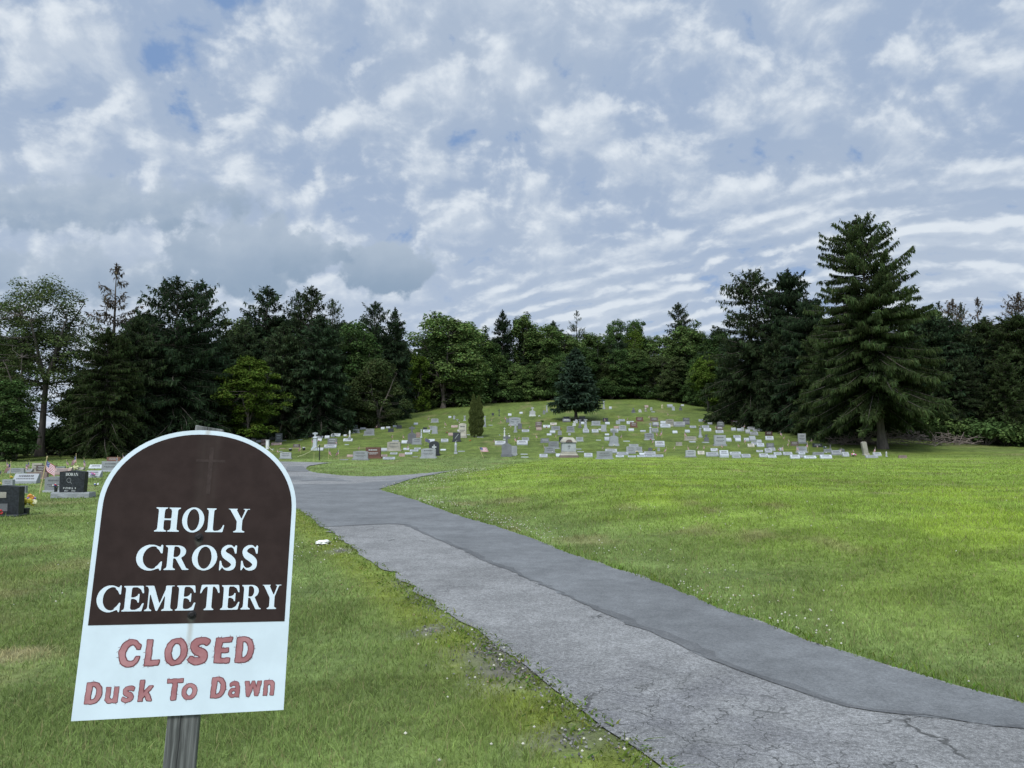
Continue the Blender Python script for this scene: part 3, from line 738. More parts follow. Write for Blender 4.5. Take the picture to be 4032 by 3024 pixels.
def arch(hw_, z0, zs, zt, n=40, p=2.0):
    out = [(-hw_, z0), (hw_, z0)]
    for k in range(n + 1):
        a = math.pi * k / n; c, s = math.cos(a), math.sin(a)
        out.append((hw_ * math.copysign(abs(c) ** (2 / p), c), zs + (zt - zs) * abs(s) ** (2 / p)))
    return out
def panel_mat():
    m, t, b = newmat('sign_white'); b.inputs['Roughness'].default_value = .45
    P = objco(t); x, y, z = sep(t, P)
    n1 = noise(t, P, 7, 4, .6).step(.3, .7, .94, 1.04)
    c = scalec(t, (.56, .645, .695), n1)
    zz = z + (BASE.z)                                    # height on the board
    st = ((x + BASE.x - .003 + (noise(t, vec(t, 0, 0, z * 18), 1.0, 3) - .5) * .010).abs()).step(.013, .001) * zz.step(.10, .27) * .55
    c = mixc(t, st, c, (.33, .30, .25)); 
    sp = voronoi(t, P, 9).step(.035, .015) * noise(t, P, 5, 2).step(.52, .58); c = mixc(t, sp * .5, c, (.3, .33, .3))
    setc(t, b, c); return m
def brown_mat():
    m, t, b = newmat('sign_brown'); b.inputs['Roughness'].default_value = .65; b.inputs['Specular IOR Level'].default_value = .04
    P = objco(t); x, y, z = sep(t, P); xx = x + BASE.x; zz = z + BASE.z
    c = scalec(t, (.033, .0225, .0205), noise(t, P, 16, 4, .6).step(.3, .7, .88, 1.12))
    # the weathered streak over the post
    st = ((xx - .012).abs()).step(.05, .018) * noise(t, vec(t, x * 40, 0, z * 3), 1.0, 3).step(.3, .7, .3, 1) * .12
    c = mixc(t, st, c, (.10, .088, .075))
    for bz in (.548, .303):
        d = ((xx - .004).abs() * 1.2 + (zz - bz + .012).abs() * .55).step(.022, .004); c = mixc(t, d * .6, c, (.085, .09, .075))
    ch = voronoi(t, P, 13).step(.05, .03) * noise(t, P, 6, 2).step(.60, .63); c = mixc(t, ch * .8, c, (.5, .52, .5))
    setc(t, b, c); return m
M['sgw'], M['sgb'] = panel_mat(), brown_mat()
bm = bmesh.new(); off = L((0, 0, 0))
prism(bm, [(x + off.x, z + off.z) for x, z in arch(.308, 0, .640, .906, p=2.08)], off.y, off.y + .009)
panel = bmobj('board', bm, M['sgw'], sign)
# edges of the flat layers sit 0.6 mm apart
def layer(name, prof, mat, y):
    bm = bmesh.new(); vs = [bm.verts.new((x + off.x, y + off.y, z + off.z)) for x, z in prof]; f = bm.faces.new(vs); f.normal_update()
    if f.normal.y > 0: f.normal_flip()
    me = bpy.data.meshes.new(name); bm.to_mesh(me); bm.free(); return link(name, me, mat, panel)
layer('brown_field', arch(.2935, .276, .640, .891, p=2.08), M['sgb'], -.0010)
M['rim'] = plain('sign_rim', (.022, .014, .014), .5)
M['ltr'] = plain('sign_lettering', (.58, .66, .71), .45, .05, 30)
M['red'] = None
def red_mat():
    m, t, b = newmat('faded_red'); b.inputs['Roughness'].default_value = .5
    P = objco(t); n = noise(t, P, 9, 4, .6); x, y, z = sep(t, P)
    setc(t, b, mixc(t, n.step(.35, .65), (.285, .105, .110), (.40, .195, .20))); return m
M['red'] = red_mat(); M['maroon'] = plain('dark_red_edge', (.15, .042, .048), .6, .3, 40)
def spread(word, xs, z0, z1): return [(c, a + off.x, b + off.x, z0 + off.z, z1 + off.z) for c, (a, b) in zip(word, xs)]
T1 = spread('HOLY', [(-.137, -.055), (-.052, .016), (.019, .080), (.090, .158)], .565, .643)
T2 = spread('CROSS', [(-.178, -.099), (-.096, -.020), (-.011, .066), (.072, .128), (.139, .195)], .443, .521)
T3 = spread('CEMETERY', [(-.278, -.208), (-.206, -.142), (-.141, -.054), (-.050, .011), (.023, .083), (.086, .146), (.149, .214), (.216, .276)], .316, .394)
for T in (T1, T2, T3): link('lettering', text_mesh('lettering', T, SER, off.y - .0022, 30), M['ltr'], panel)
T4 = spread('CLOSED', [(-.197, -.137), (-.124, -.080), (-.065, -.002), (.004, .064), (.078, .131), (.143, .200)], .152, .228)
T5 = spread('DuskToDawn', [(-.281, -.234), (-.223, -.186), (-.177, -.141), (-.131, -.089), (-.051, -.005), (-.005, .039), (.078, .123), (.134, .168), (.182, .233), (.240, .275)], .047, .108)
T5 = [(c, a, b, z0 + (0 if c in 'DTk' else 0), z1 if c in 'DTk' else z0 + .045) for c, a, b, z0, z1 in T5]
for T, wk in ((T4, 16), (T5[:4], 3), (T5[4:6], 3), (T5[6:], 3)):
    link('lettering_edge', text_mesh('lettering_edge', T, SAN, off.y - .0008, 30, .024, .05, .03, wk), M['maroon'], panel)
    link('lettering', text_mesh('lettering', T, SAN, off.y - .0018, 30, 0, .05, .03), M['red'], panel)
def flat_paint(name, c, rough, var, ns):
    m = plain(name, c, .7, var, ns); [n for n in m.node_tree.nodes if n.type == 'BSDF_PRINCIPLED'][0].inputs['Specular IOR Level'].default_value = .04; return m
# ghost of the cross emblem
M['ghost'] = flat_paint('faded_cross', (.048, .0355, .0325), .5, .2, 60)
gc_ = []
for (x0, x1, z0, z1) in ((.0135, .0265, .690, .7975), (.0135, .0265, .8065, .848), (-.026, .066, .7975, .8065)):
    b0 = len(gc_); gc_.append([(x0 + off.x, off.y - .0016, z0 + off.z), (x1 + off.x, off.y - .0016, z0 + off.z), (x1 + off.x, off.y - .0016, z1 + off.z), (x0 + off.x, off.y - .0016, z1 + off.z)])
pymesh('cross_emblem', sum(gc_, []), [[4 * i, 4 * i + 1, 4 * i + 2, 4 * i + 3] for i in range(3)], M['ghost'], panel)
M['rust'] = plain('black_bolt', (.018, .016, .016), .5, .4, 90, .6)
for bz in (.548, .303):
    bm = bmesh.new(); lathe(bm, [(.0135, 0), (.0135, .002), (.0085, .0025), (.0085, .008), (.006, .0095)], 12)
    for v in bm.verts: v.co = Vector((v.co.x + .004 + off.x, off.y - .0012 - v.co.z, v.co.y + bz + off.z))
    bmobj('bolt', bm, M['rust'], sign)
# ------------------------------------------------------------------ trees
def foliage(name, c, trans=.25, rng=.22):
    m = bpy.data.materials.new(name); m.use_nodes = True; t = m.node_tree; t.nodes.clear()
    o = t.nodes.new('ShaderNodeOutputMaterial'); a = t.nodes.new('ShaderNodeVertexColor'); a.layer_name = 'tone'
    d = t.nodes.new('ShaderNodeBsdfDiffuse'); tr = t.nodes.new('ShaderNodeBsdfTranslucent'); mx = t.nodes.new('ShaderNodeMixShader')
    mu = t.nodes.new('ShaderNodeVectorMath'); mu.operation = 'MULTIPLY'; t.links.new(a.outputs[0], mu.inputs[0]); mu.inputs[1].default_value = c
    cc = scalec(t, N(t, mu.outputs[0]), objrand(t) * (2 * rng) + (1 - rng))
    t.links.new(cc.k, d.inputs[0]); t.links.new(cc.k, tr.inputs[0]); mx.inputs[0].default_value = trans
    t.links.new(d.outputs[0], mx.inputs[1]); t.links.new(tr.outputs[0], mx.inputs[2]); t.links.new(mx.outputs[0], o.inputs[0])
    return m
def bark(name, c):
    m, t, b = newmat(name); b.inputs['Roughness'].default_value = .95
    x, y, z = sep(t, objco(t)); n = noise(t, vec(t, x * 6, y * 6, z * 1.1), 1.0, 5, .65)
    setc(t, b, scalec(t, c, n.step(.3, .7, .55, 1.35))); bump(t, b, n, .8, .05); return m
M['bark'] = bark('bark', (.085, .072, .060)); M['barkgrey'] = bark('grey_bark', (.15, .14, .125))
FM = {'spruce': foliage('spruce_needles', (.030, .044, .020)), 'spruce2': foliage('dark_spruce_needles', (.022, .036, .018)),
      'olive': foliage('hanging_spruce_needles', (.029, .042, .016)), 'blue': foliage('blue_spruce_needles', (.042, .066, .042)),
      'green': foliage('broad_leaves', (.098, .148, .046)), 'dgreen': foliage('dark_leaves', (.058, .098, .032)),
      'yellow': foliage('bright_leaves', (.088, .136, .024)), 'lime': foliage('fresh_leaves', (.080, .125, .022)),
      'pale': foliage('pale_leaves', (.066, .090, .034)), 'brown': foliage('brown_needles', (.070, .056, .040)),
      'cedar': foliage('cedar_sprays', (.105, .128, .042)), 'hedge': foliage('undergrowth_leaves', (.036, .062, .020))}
class Tris:
    def __init__(s): s.V, s.Q, s.C, s.n = [], [], [], 0
    def quads(s, c, a, b, col):
        """c centre, a half length axis, b half width axis (n,3); spindle-shaped leaf cards"""
        V = np.stack([c - a, c + b - a * .1, c + a, c - b - a * .1], 1); n = len(c)
        s.V.append(V.reshape(-1, 3)); s.Q.append(np.arange(n * 4).reshape(n, 4) + s.n); s.n += n * 4
        s.C.append(np.repeat(col, 4, 0))
    def tube(s, pts, rad_, k=5, col=(1, 1, 1)):
        pts = np.asarray(pts, float); n = len(pts); d = np.gradient(pts, axis=0); d /= np.linalg.norm(d, axis=1)[:, None] + 1e-9
        up = np.array([.31, .17, .93]) if abs(d[0, 2]) < .9 else np.array([1., 0, 0]); a = np.cross(d, up); a /= np.linalg.norm(a, axis=1)[:, None] + 1e-9; b = np.cross(d, a)
        th = np.arange(k) * 2 * np.pi / k; r = np.asarray(rad_, float).reshape(-1, 1, 1) * np.ones((n, 1, 1))
        V = pts[:, None] + r * (np.cos(th)[None, :, None] * a[:, None] + np.sin(th)[None, :, None] * b[:, None])
        i = np.arange(n - 1)[:, None] * k + np.arange(k)[None]; j = np.arange(n - 1)[:, None] * k + (np.arange(k)[None] + 1) % k
        Q = np.stack([i, j, j + k, i + k], -1).reshape(-1, 4)
        s.V.append(V.reshape(-1, 3)); s.Q.append(Q + s.n); s.n += n * k; s.C.append(np.tile(np.array(col, float), (n * k, 1)))
    def mesh(s, name, smooth=False): return npmesh(name, np.concatenate(s.V), np.concatenate(s.Q), np.concatenate(s.C), smooth)
def unit(v): return v / (np.linalg.norm(v, axis=-1, keepdims=True) + 1e-9)
def conifer(seed, h=20., rmax=4.2, clear=.06, nb=150, droop=.35, hang=.6, dens=1.0, open_top=1.0, size=1.0, prof=.8, lift=.12, up_top=.5, blunt=0.25, skip=0.0):
    g = np.random.default_rng(seed); T, B = Tris(), Tris()
    zz = np.linspace(0, h, 14); wob = np.cumsum(g.normal(0, .03, (14, 2)), 0) * h / 30
    tr = np.stack([wob[:, 0], wob[:, 1], zz], 1); r0 = .0145 * h + .06
    B.tube(tr, r0 * (1 - zz / h * .97) * (1 + .45 * np.exp(-zz / .5)), 9)
    zs = np.sort(g.uniform(0, 1, nb)) ** .92
    for i, t in enumerate(zs):
        if t > .5 and g.uniform() < skip: continue
        z = h * (clear + (1 - clear) * t * .985); R = rmax * ((1 - t) ** prof * (1 - blunt) + blunt * min(1, (1 - t) * 6)) * g.uniform(.62, 1.12)
        if t < .12: R *= .82 + t * 1.5
        R = max(R, .25); az = g.uniform(0, 2 * np.pi); n = 7; s = np.linspace(0, 1, n)
        a0 = (up_top * (t - .35) * 1.6) + g.normal(0, .17 if t > .22 else .07); dz = R * (np.tan(np.clip(a0, -.8, 1.1)) * s - droop * (1 - t * .6) * s ** 2 + lift * s ** 4)
        az_ = az + g.normal(0, .12) * s; ox = np.interp(z, zz, tr[:, 0]); oy = np.interp(z, zz, tr[:, 1])
        p = np.stack([ox + np.cos(az_) * R * s, oy + np.sin(az_) * R * s, z + dz], 1)
        B.tube(p, np.linspace(.012 * R + .012, .006, n), 3)
        op = dens * (1 - (1 - open_top) * sstep(.35, .75, t)); m = int(max(10, R * 40 * op / size))
        q = g.uniform(.10, 1, m) ** .8; c = np.stack([np.interp(q, s, p[:, k]) for k in range(3)], 1)
        out = np.array([np.cos(az), np.sin(az), 0]); side = np.array([-np.sin(az), np.cos(az), 0])
        sg = g.choice([-1, 1], m)[:, None]; spread = (R * .16 + .16) * (1.15 - q)[:, None] * g.uniform(0, 1, (m, 1))
        down = (g.uniform(0, 1, m) < hang)[:, None]
        dirs = unit(np.where(down, np.array([0, 0, -1.]) + out * .22 + g.normal(0, .22, (m, 3)), side * sg * .9 + out * .75 + np.array([0, 0, .12]) + g.normal(0, .25, (m, 3))))
        Ln = size * g.uniform(.16, .36, m) * (1.1 - .35 * t) * np.where(down[:, 0], 1.25, 1.0)
        c = c + side * sg * spread + dirs * Ln[:, None]
        wd = size * g.uniform(.045, .095, m); b = unit(np.cross(dirs, g.normal(0, 1, (m, 3)))) * wd[:, None]
        tone = g.uniform(.72, 1.3) * g.uniform(.7, 1.3, (m, 1)) * (1 + .45 * (q[:, None] > .86)); col = tone * np.array([1, 1, 1]) * (1 + g.normal(0, .06, (m, 3)))
        T.quads(c, dirs * Ln[:, None], b, col)
    # leader
    m = 60; q = g.uniform(.93, 1.0, m); dirs = unit(g.normal(0, .5, (m, 3)) + np.array([0, 0, .9])); c = np.stack([np.full(m, tr[-1, 0]), np.full(m, tr[-1, 1]), h * q], 1) + dirs * .2
    T.quads(c, dirs * .22 * size, unit(np.cross(dirs, g.normal(0, 1, (m, 3)))) * .06 * size, np.ones((m, 3)) * g.uniform(.7, 1.2, (m, 1)))
    return T.mesh('crown'), B.mesh('trunk', True)
def broadleaf(seed, h=14., w=5., clear=.22, nc=95, nl=150, size=1.0, lobes=5, rag=.35, forks=3, lean=(0, 0), flat=.6, airy=0.0, top=.62):
    """a trunk that forks, limbs out to leaf clumps gathered in a few uneven lobes"""
    g = np.random.default_rng(seed); T, B = Tris(), Tris()
    cz = h * (clear + (1 - clear) * .52); rz = h * (1 - clear) * .52
    L_ = []
    for i in range(lobes):
        a = g.uniform(0, 2 * np.pi); r = w * g.uniform(.15, .62); z = cz + rz * (-.85 + 1.5 * (i + g.uniform(0, 1)) / lobes)
        L_.append((r * np.cos(a), r * np.sin(a), z, w * g.uniform(.40, .58)))
    L_.append((0, 0, h - w * .42, w * .42))
    cl = []
    while len(cl) < nc:
        lx, ly, lz, lr = L_[g.integers(len(L_))]; d = unit(g.normal(0, 1, 3)); d[2] *= .9
        rr = lr * (1 - abs(g.normal(0, .22))); p = np.array([lx, ly, lz]) + d * rr * np.array([1, 1, 1.05])
        if p[2] < h * clear * .8 or p[2] > h: continue
        if (p[0] ** 2 + p[1] ** 2) > (w * (1 - max(0, (p[2] / h - .45) / .62) ** 2.2)) ** 2: continue
        cl.append(p)
    cl = np.array(cl)
    hf = h * (clear + .10); r0 = .017 * h + .05; zt = np.linspace(0, hf, 6)
    bend = np.stack([lean[0] * (zt / h) ** 1.3 * h, lean[1] * (zt / h) ** 1.3 * h, zt], 1) + np.cumsum(g.normal(0, .02 * h / 14, (6, 3)) * np.array([1, 1, 0]), 0)
    B.tube(bend, r0 * (1 - .35 * zt / hf) * (1 + .5 * np.exp(-zt / .4)), 8)
    tips = []
    for k in range(forks):
        a = 2 * np.pi * (k + g.uniform(-.25, .25)) / forks; e = np.array([np.cos(a) * w * .35, np.sin(a) * w * .35, h * g.uniform(.70, .86)])
        n = 7; s = np.linspace(0, 1, n)[:, None]; p = bend[-1] * (1 - s) + e * s + np.array([0, 0, .10 * h]) * (s * (1 - s)) + np.cumsum(g.normal(0, .035 * w, (n, 3)), 0) * s
        B.tube(p, np.linspace(r0 * .62, r0 * .12, n), 6); tips.append(p)
    allp = np.concatenate([t_[1:] for t_ in tips] + [bend[3:]])
    for c in cl:
        d = allp - c; sc = np.linalg.norm(d, axis=1) + np.maximum(0, d[:, 2]) * 2; q = allp[np.argmin(sc)]
        mid = (q + c) / 2 + g.normal(0, .12, 3) * np.linalg.norm(c - q) + np.array([0, 0, -.06 * np.linalg.norm(c - q)])
        B.tube(np.array([q, mid, c]), [r0 * .16, r0 * .10, .012], 3)
        rad_c = w * g.uniform(.15, .26) * (1 - .25 * airy); m = int(nl * g.uniform(.6, 1.3))
        u = unit(g.normal(0, 1, (m, 3))); rr = g.uniform(.25, 1, (m, 1)) ** .6; o = u * rr * rad_c * np.array([1, 1, flat]); o[:, 2] -= .25 * rad_c * (o[:, 0] ** 2 + o[:, 1] ** 2) / rad_c ** 2
        nrm = unit(u * .6 + np.array([0, 0, .9]) + g.normal(0, .5, (m, 3))); a = unit(np.cross(nrm, g.normal(0, 1, (m, 3)))); b = np.cross(nrm, a)
        Ln = size * g.uniform(.085, .19, m)[:, None]
        tone = g.uniform(.72, 1.28) * g.uniform(.7, 1.3, (m, 1)); col = tone * (1 + g.normal(0, .07, (m, 3)))
        T.quads(c + o, a * Ln, b * Ln * .62, col)
    return T.mesh('crown'), B.mesh('trunk', True)
def shrub_mesh(seed, w=1.6, h=1.6, n=1500, size=1.0):
    g = np.random.default_rng(seed); T, B = Tris(), Tris()
    for k in range(14):
        a = g.uniform(0, 2 * np.pi); e = np.array([np.cos(a) * w * g.uniform(.1, .8), np.sin(a) * w * g.uniform(.1, .8), h * g.uniform(.45, .95)])
        B.tube(np.array([[e[0] * .1, e[1] * .1, 0], e * np.array([.6, .6, .5]), e]), [.03, .02, .008], 3)
        m = n // 14; u = unit(g.normal(0, 1, (m, 3))); o = u * g.uniform(.2, 1, (m, 1)) * w * .42 * np.array([1, 1, .75]); c = e + o; c[:, 2] = np.abs(c[:, 2])
        nrm = unit(u + np.array([0, 0, .8]) + g.normal(0, .5, (m, 3))); a_ = unit(np.cross(nrm, g.normal(0, 1, (m, 3)))); b = np.cross(nrm, a_); Ln = size * g.uniform(.06, .15, m)[:, None]
        T.quads(c, a_ * Ln, b * Ln * .6, g.uniform(.7, 1.3) * g.uniform(.7, 1.3, (m, 1)) * np.ones((1, 3)))
    return T.mesh('foliage'), B.mesh('stems', True)
def columnar(seed, h=6.3, w=1.0, n=15000):
    g = np.random.default_rng(seed); T, B = Tris(), Tris()
    for (ox, hh, ww) in ((-.42, h, w * .78), (.46, h * .975, w * .82)):
        B.tube(np.array([[ox * .6, 0, 0], [ox, 0, h * .5], [ox, 0, hh * .95]]), [.11, .08, .02], 6)
        m = n // 2; t = g.uniform(.01, 1, m) ** .85; z = .22 + t * (hh - .22); R = ww * np.interp(t, [0, .08, .3, .55, .8, 1], [.45, .74, 1, .92, .58, .03])
        lump = .86 + .22 * np.sin(t * 31 + ox * 9) * g.uniform(.5, 1, m); a = g.uniform(0, 2 * np.pi, m); q = R * lump * (1 - np.abs(g.normal(0, .16, m)))
        c = np.stack([ox * (1 - t * .15) + np.cos(a) * q, np.sin(a) * q, z], 1); d = unit(np.stack([np.cos(a) * .45, np.sin(a) * .45, np.full(m, 1.)], 1) + g.normal(0, .25, (m, 3)))
        b = unit(np.cross(d, g.normal(0, 1, (m, 3)))) * g.uniform(.025, .05, m)[:, None]; T.quads(c, d * g.uniform(.09, .2, m)[:, None], b, g.uniform(.65, 1.35, (m, 1)) * np.ones((1, 3)))
    return T.mesh('crown'), B.mesh('trunk', True)
CON = [conifer(1, 20, 4.7, .06, 330, .40, .60, .72, .8, prof=.68, blunt=.30), conifer(2, 20, 4.7, .05, 330, .30, .50, .75, .5, prof=.62, blunt=.30, up_top=.7, skip=.18), conifer(3, 20, 4.2, .08, 230, .25, .5, .68, .30, prof=.62, up_top=.85, blunt=.30),
       conifer(4, 20, 5.6, .05, 360, .5, .80, .75, .8, prof=.7, blunt=.4)]
HERO = conifer(5, 21.8, 6.6, .185, 500, .36, .88, 1.2, .62, .72, .58, .16, .58, .24, skip=.26)
HEROB = conifer(6, 18, 5.4, .06, 360, .38, .70, .75, .45, .85, .58, .14, .6, .34, skip=.2)
BLUE = conifer(7, 8.8, 3.5, .175, 300, .16, .12, 1.9, 1.0, .70, .74, .10, .12, .03)
GAUNT = conifer(8, 20, 5.2, .12, 80, .22, .55, .75, .6, .9, .75, .2, .75, .16)
BRO = [broadleaf(21, 14, 5.0, .03, 190, 125, 1.15, 9), broadleaf(22, 14, 4.4, .03, 180, 125, 1.15, 8), broadleaf(23, 14, 5.8, .04, 210, 125, 1.2, 10, flat=.55), broadleaf(24, 14, 3.8, .03, 160, 125, 1.1, 8, flat=.9)]
AIRY = broadleaf(25, 16, 6.9, .30, 190, 190, .72, 10, forks=4, lean=(.05, 0), flat=.5, airy=.7)
AIRY2 = broadleaf(28, 12, 2.9, .34, 50, 90, .75, 5, forks=2, lean=(.06, 0), flat=.5, airy=.5)
MAPLE = broadleaf(26, 11, 4.9, .14, 150, 170, 1.05, 9, flat=.38)
ROUND = broadleaf(27, 9, 4.3, .04, 150, 200, .85, 7, flat=.8)
SHR = [shrub_mesh(31), shrub_mesh(32, 2.0, 1.4)]
def place_tree(name, meshes, mat, x, y, H_, h0, label, sx=1.0, rz=None, group=None, barkm='bark', cat='tree', lean=0.0):
    s = H_ / h0; o = empty(name, (x, y, H1(x, y) - .05), rnd.uniform(0, 6.28) if rz is None else rz); o.scale = (s * sx, s * sx, s); o.rotation_euler.y = lean
    tag(o, label, cat, group)
    for me, mt, nm in ((meshes[0], FM[mat], None), (meshes[1], M[barkm], None)):
        c = link(me.name.split('.')[0], me, None, o)
        if not me.materials: me.materials.append(mt)
        c.material_slots[0].link = 'OBJECT'; c.material_slots[0].material = mt
    return o
def bearing(px): return (px - 2016) / FPX
def at_depth(px, d):
    """land point at bearing of photo column px, d metres ahead"""
    return bearing(px) / CP * d * CP, d
def top_h(py, d, x, y):
    dx, dy, dz = ray(2016, py); return EYE + dz * d / dy - H1(x, y)
EV = 'spruce_tree'; BV = 'leafy_tree'
# name, meshes, natural height, material, column, top row, distance, width factor, label
TREES = [
 (BV, AIRY, 16, 'pale', 165, 1085, 68, 1.0, 'tall airy leafy tree with forked limbs against the sky at far left'),
 (BV, AIRY2, 12, 'pale', 62, 1330, 64, .9, 'thin leaning tree with sparse leaves left of the tall airy tree'),
 (EV, GAUNT, 20, 'brown', 440, 1045, 92, 1.0, 'gaunt spruce with sparse drooping branches beside the tall airy tree'),
 (EV, CON[3], 20, 'olive', 420, 1290, 66, 1.05, 'shaggy dull-green evergreen below the gaunt spruce, left of the sign'),
 (EV, CON[3], 20, 'spruce', 530, 1240, 70, .85, 'dark shaggy evergreen between the gaunt spruce and the twin-topped spruces'),
 (EV, HEROB, 18, 'spruce2', 685, 1095, 73, 1.05, 'broad dark spruce above the sign, left of a twin-topped pair'),
 (EV, CON[1], 20, 'spruce2', 782, 1103, 78, .95, 'broad dark spruce above the sign, right of a twin-topped pair'),
 (BV, BRO[1], 14, 'pale', 905, 1235, 100, .9, 'pale leafy tree in the gap between the twin-topped spruces and the next spruce'),
 (EV, CON[1], 20, 'spruce2', 1038, 1128, 92, 1.05, 'open-topped spruce standing above the bright yellow-green maple'),
 (BV, MAPLE, 11, 'yellow', 975, 1400, 76, 1.0, 'bright yellow-green maple standing in front of the dark spruces'),
 (EV, CON[1], 20, 'spruce', 1216, 1128, 92, 1.0, 'tallest open-topped spruce between the bright maple and the round pale tree'),
 (EV, CON[2], 20, 'spruce2', 1165, 1148, 95, .9, 'thin spruce leaning on the left side of the tallest open-topped spruce'),
 (EV, CON[0], 20, 'spruce', 1110, 1270, 84, 1.15, 'low dense spruce behind the right side of the bright maple'),
 (EV, CON[0], 20, 'spruce2', 1255, 1240, 85, 1.2, 'dense dark spruce with bare trunk above the left headstone rows'),
 (EV, CON[2], 20, 'spruce', 1303, 1178, 105, .7, 'small pointed spruce top showing behind the dense left spruces'),
 (BV, BRO[0], 14, 'dgreen', 1400, 1262, 98, .9, 'dark leafy tree between the small pointed spruce and the paired spruces'),
 (EV, CON[1], 20, 'spruce2', 1468, 1188, 103, .95, 'broad spruce, left of the pair beside the notch of open sky'),
 (EV, CON[0], 20, 'spruce2', 1552, 1212, 105, .72, 'narrow ragged spruce at the edge of the notch of open sky'),
 (BV, ROUND, 9, 'pale', 1490, 1415, 92, 1.1, 'round pale-green bushy tree at the left edge of the hill'),
 (BV, BRO[3], 14, 'dgreen', 1450, 1372, 98, 1.2, 'small dark leafy tree just behind the round pale-green tree'),
 (BV, BRO[3], 14, 'lime', 1640, 1390, 118, .9, 'slim yellow-green tree below the notch of open sky'),
 (BV, BRO[2], 14, 'green', 1745, 1236, 122, 1.0, 'large spreading leafy tree right of the notch of open sky'),
 (BV, BRO[1], 14, 'green', 1830, 1262, 126, .9, 'leafy tree hard against the right side of the large spreading tree'),
 (BV, BRO[3], 14, 'dgreen', 1895, 1290, 128, .9, 'lower leafy tree between the large spreading tree and the mid-hill spruce'),
 (EV, CON[0], 20, 'spruce2', 1978, 1220, 134, .78, 'dense pointed spruce rising from the leafy wood above the columnar evergreen'),
 (BV, BRO[3], 14, 'green', 2066, 1232, 136, .9, 'spiky-topped leafy tree immediately right of the mid-hill spruce'),
 (BV, BRO[0], 14, 'green', 2150, 1278, 138, 1.0, 'leafy tree in the wood between the mid-hill spruce and the lone spruce'),
 (EV, GAUNT, 20, 'spruce', 2275, 1225, 152, .95, 'sparse pointed spruce top rising directly behind the lone hill spruce'),
 (BV, BRO[2], 14, 'green', 2225, 1310, 140, .9, 'rounded leafy tree directly behind the lone hill spruce'),
 (BV, BRO[1], 14, 'green', 2345, 1305, 142, .95, 'leafy tree just right of the sparse spruce top on the hill'),
 (BV, BRO[0], 14, 'dgreen', 2432, 1256, 158, .62, 'small rounded treetop on the skyline, left of two together'),
 (BV, BRO[1], 14, 'dgreen', 2512, 1250, 158, .62, 'small rounded treetop on the skyline, right of two together'),
 (BV, BRO[2], 14, 'yellow', 2500, 1300, 141, .62, 'bright yellow-green tree at the top of the hill'),
 (BV, BRO[0], 14, 'green', 2600, 1318, 140, .9, 'leafy tree just right of the bright yellow-green hilltop tree'),
 (EV, CON[1], 20, 'spruce', 2680, 1192, 148, .95, 'broad-topped spruce in the wood left of the tall right spruces'),
 (BV, BRO[3], 14, 'green', 2725, 1268, 138, 1.1, 'leafy tree covering the foot of the broad-topped spruce'),
 (BV, BRO[1], 14, 'pale', 2660, 1400, 130, .95, 'pale leafy tree at the right end of the hilltop clearing'),
 (BV, BRO[0], 14, 'lime', 2790, 1395, 112, 1.0, 'fresh yellow-green tree at the left foot of the tall right spruces'),
 (BV, BRO[2], 14, 'dgreen', 2840, 1310, 122, .8, 'dark leafy tree between the broad-topped spruce and the tall right spruces'),
 (EV, HEROB, 18, 'spruce', 2965, 1066, 90, 1.1, 'large dark spruce with rounded top, leftmost of the tall right group'),
 (EV, CON[3], 20, 'spruce2', 3115, 1062, 88, 1.1, 'large dark pointed spruce, middle of the tall right group'),
 (EV, CON[0], 20, 'spruce', 3062, 1300, 84, 1.1, 'dense low spruce in front of the tall right group'),
 (EV, CON[3], 20, 'olive', 3235, 1290, 78, 1.1, 'olive-green weeping spruce at the left side of the tallest spruce'),
 (EV, CON[3], 20, 'spruce2', 3185, 1175, 82, 1.1, 'dark weeping spruce filling the gap left of the tallest spruce'),
 (EV, CON[0], 20, 'spruce', 3300, 1265, 75, 1.2, 'dense dark spruce tucked behind the left skirt of the tallest spruce'),
 (EV, CON[3], 20, 'spruce2', 3610, 1255, 84, 1.15, 'dense dark spruce tucked behind the right skirt of the tallest spruce'),
 (EV, HERO, 21.8, 'olive', 3472, 848, 69, 1.0, 'tallest spruce with open top and hanging branches above the leaning pale stone'),
 (BV, BRO[1], 14, 'green', 3650, 1210, 96, .8, 'leafy treetop peeping out at the right shoulder of the tallest spruce'),
 (EV, CON[3], 20, 'olive', 3560, 1330, 80, 1.05, 'olive-green weeping spruce behind the right side of the tallest spruce'),
 (EV, GAUNT, 20, 'spruce2', 3712, 1190, 112, .8, 'thin spruce tip, nearest the tallest spruce on the right skyline'),
 (EV, CON[2], 20, 'brown', 3768, 1178, 108, .8, 'brownish thinning spruce, second tip from the tallest spruce on its right'),
 (EV, CON[2], 20, 'spruce', 3800, 1192, 112, .6, 'narrow spruce tip touching the brownish thinning spruce'),
 (EV, GAUNT, 20, 'brown', 3868, 1175, 110, .9, 'bare rusty spruce top alone on the right skyline'),
 (BV, BRO[2], 14, 'pale', 3885, 1285, 88, .8, 'pale green leafy tree below the bare rusty spruce top'),
 (EV, CON[3], 20, 'spruce', 3790, 1400, 76, 1.15, 'dense low evergreen at the right edge of the lawn'),
 (EV, CON[0], 20, 'olive', 3960, 1390, 73, 1.15, 'olive low evergreen near the right border of the view'),
 (EV, CON[2], 20, 'brown', 4030, 1152, 95, 1.0, 'tall open brownish spruce cut by the right border of the view'),
 (EV, CON[0], 20, 'spruce2', 3690, 1330, 92, 1.1, 'dark dense spruce behind the low evergreens at right'),
 (BV, BRO[1], 14, 'dgreen', 20, 1480, 60, 1.2, 'dark bushy tree at the left border below the airy tree'),
 (BV, BRO[3], 14, 'green', 300, 1520, 74, 1.3, 'low leafy tree under the shaggy evergreens at left'),
]
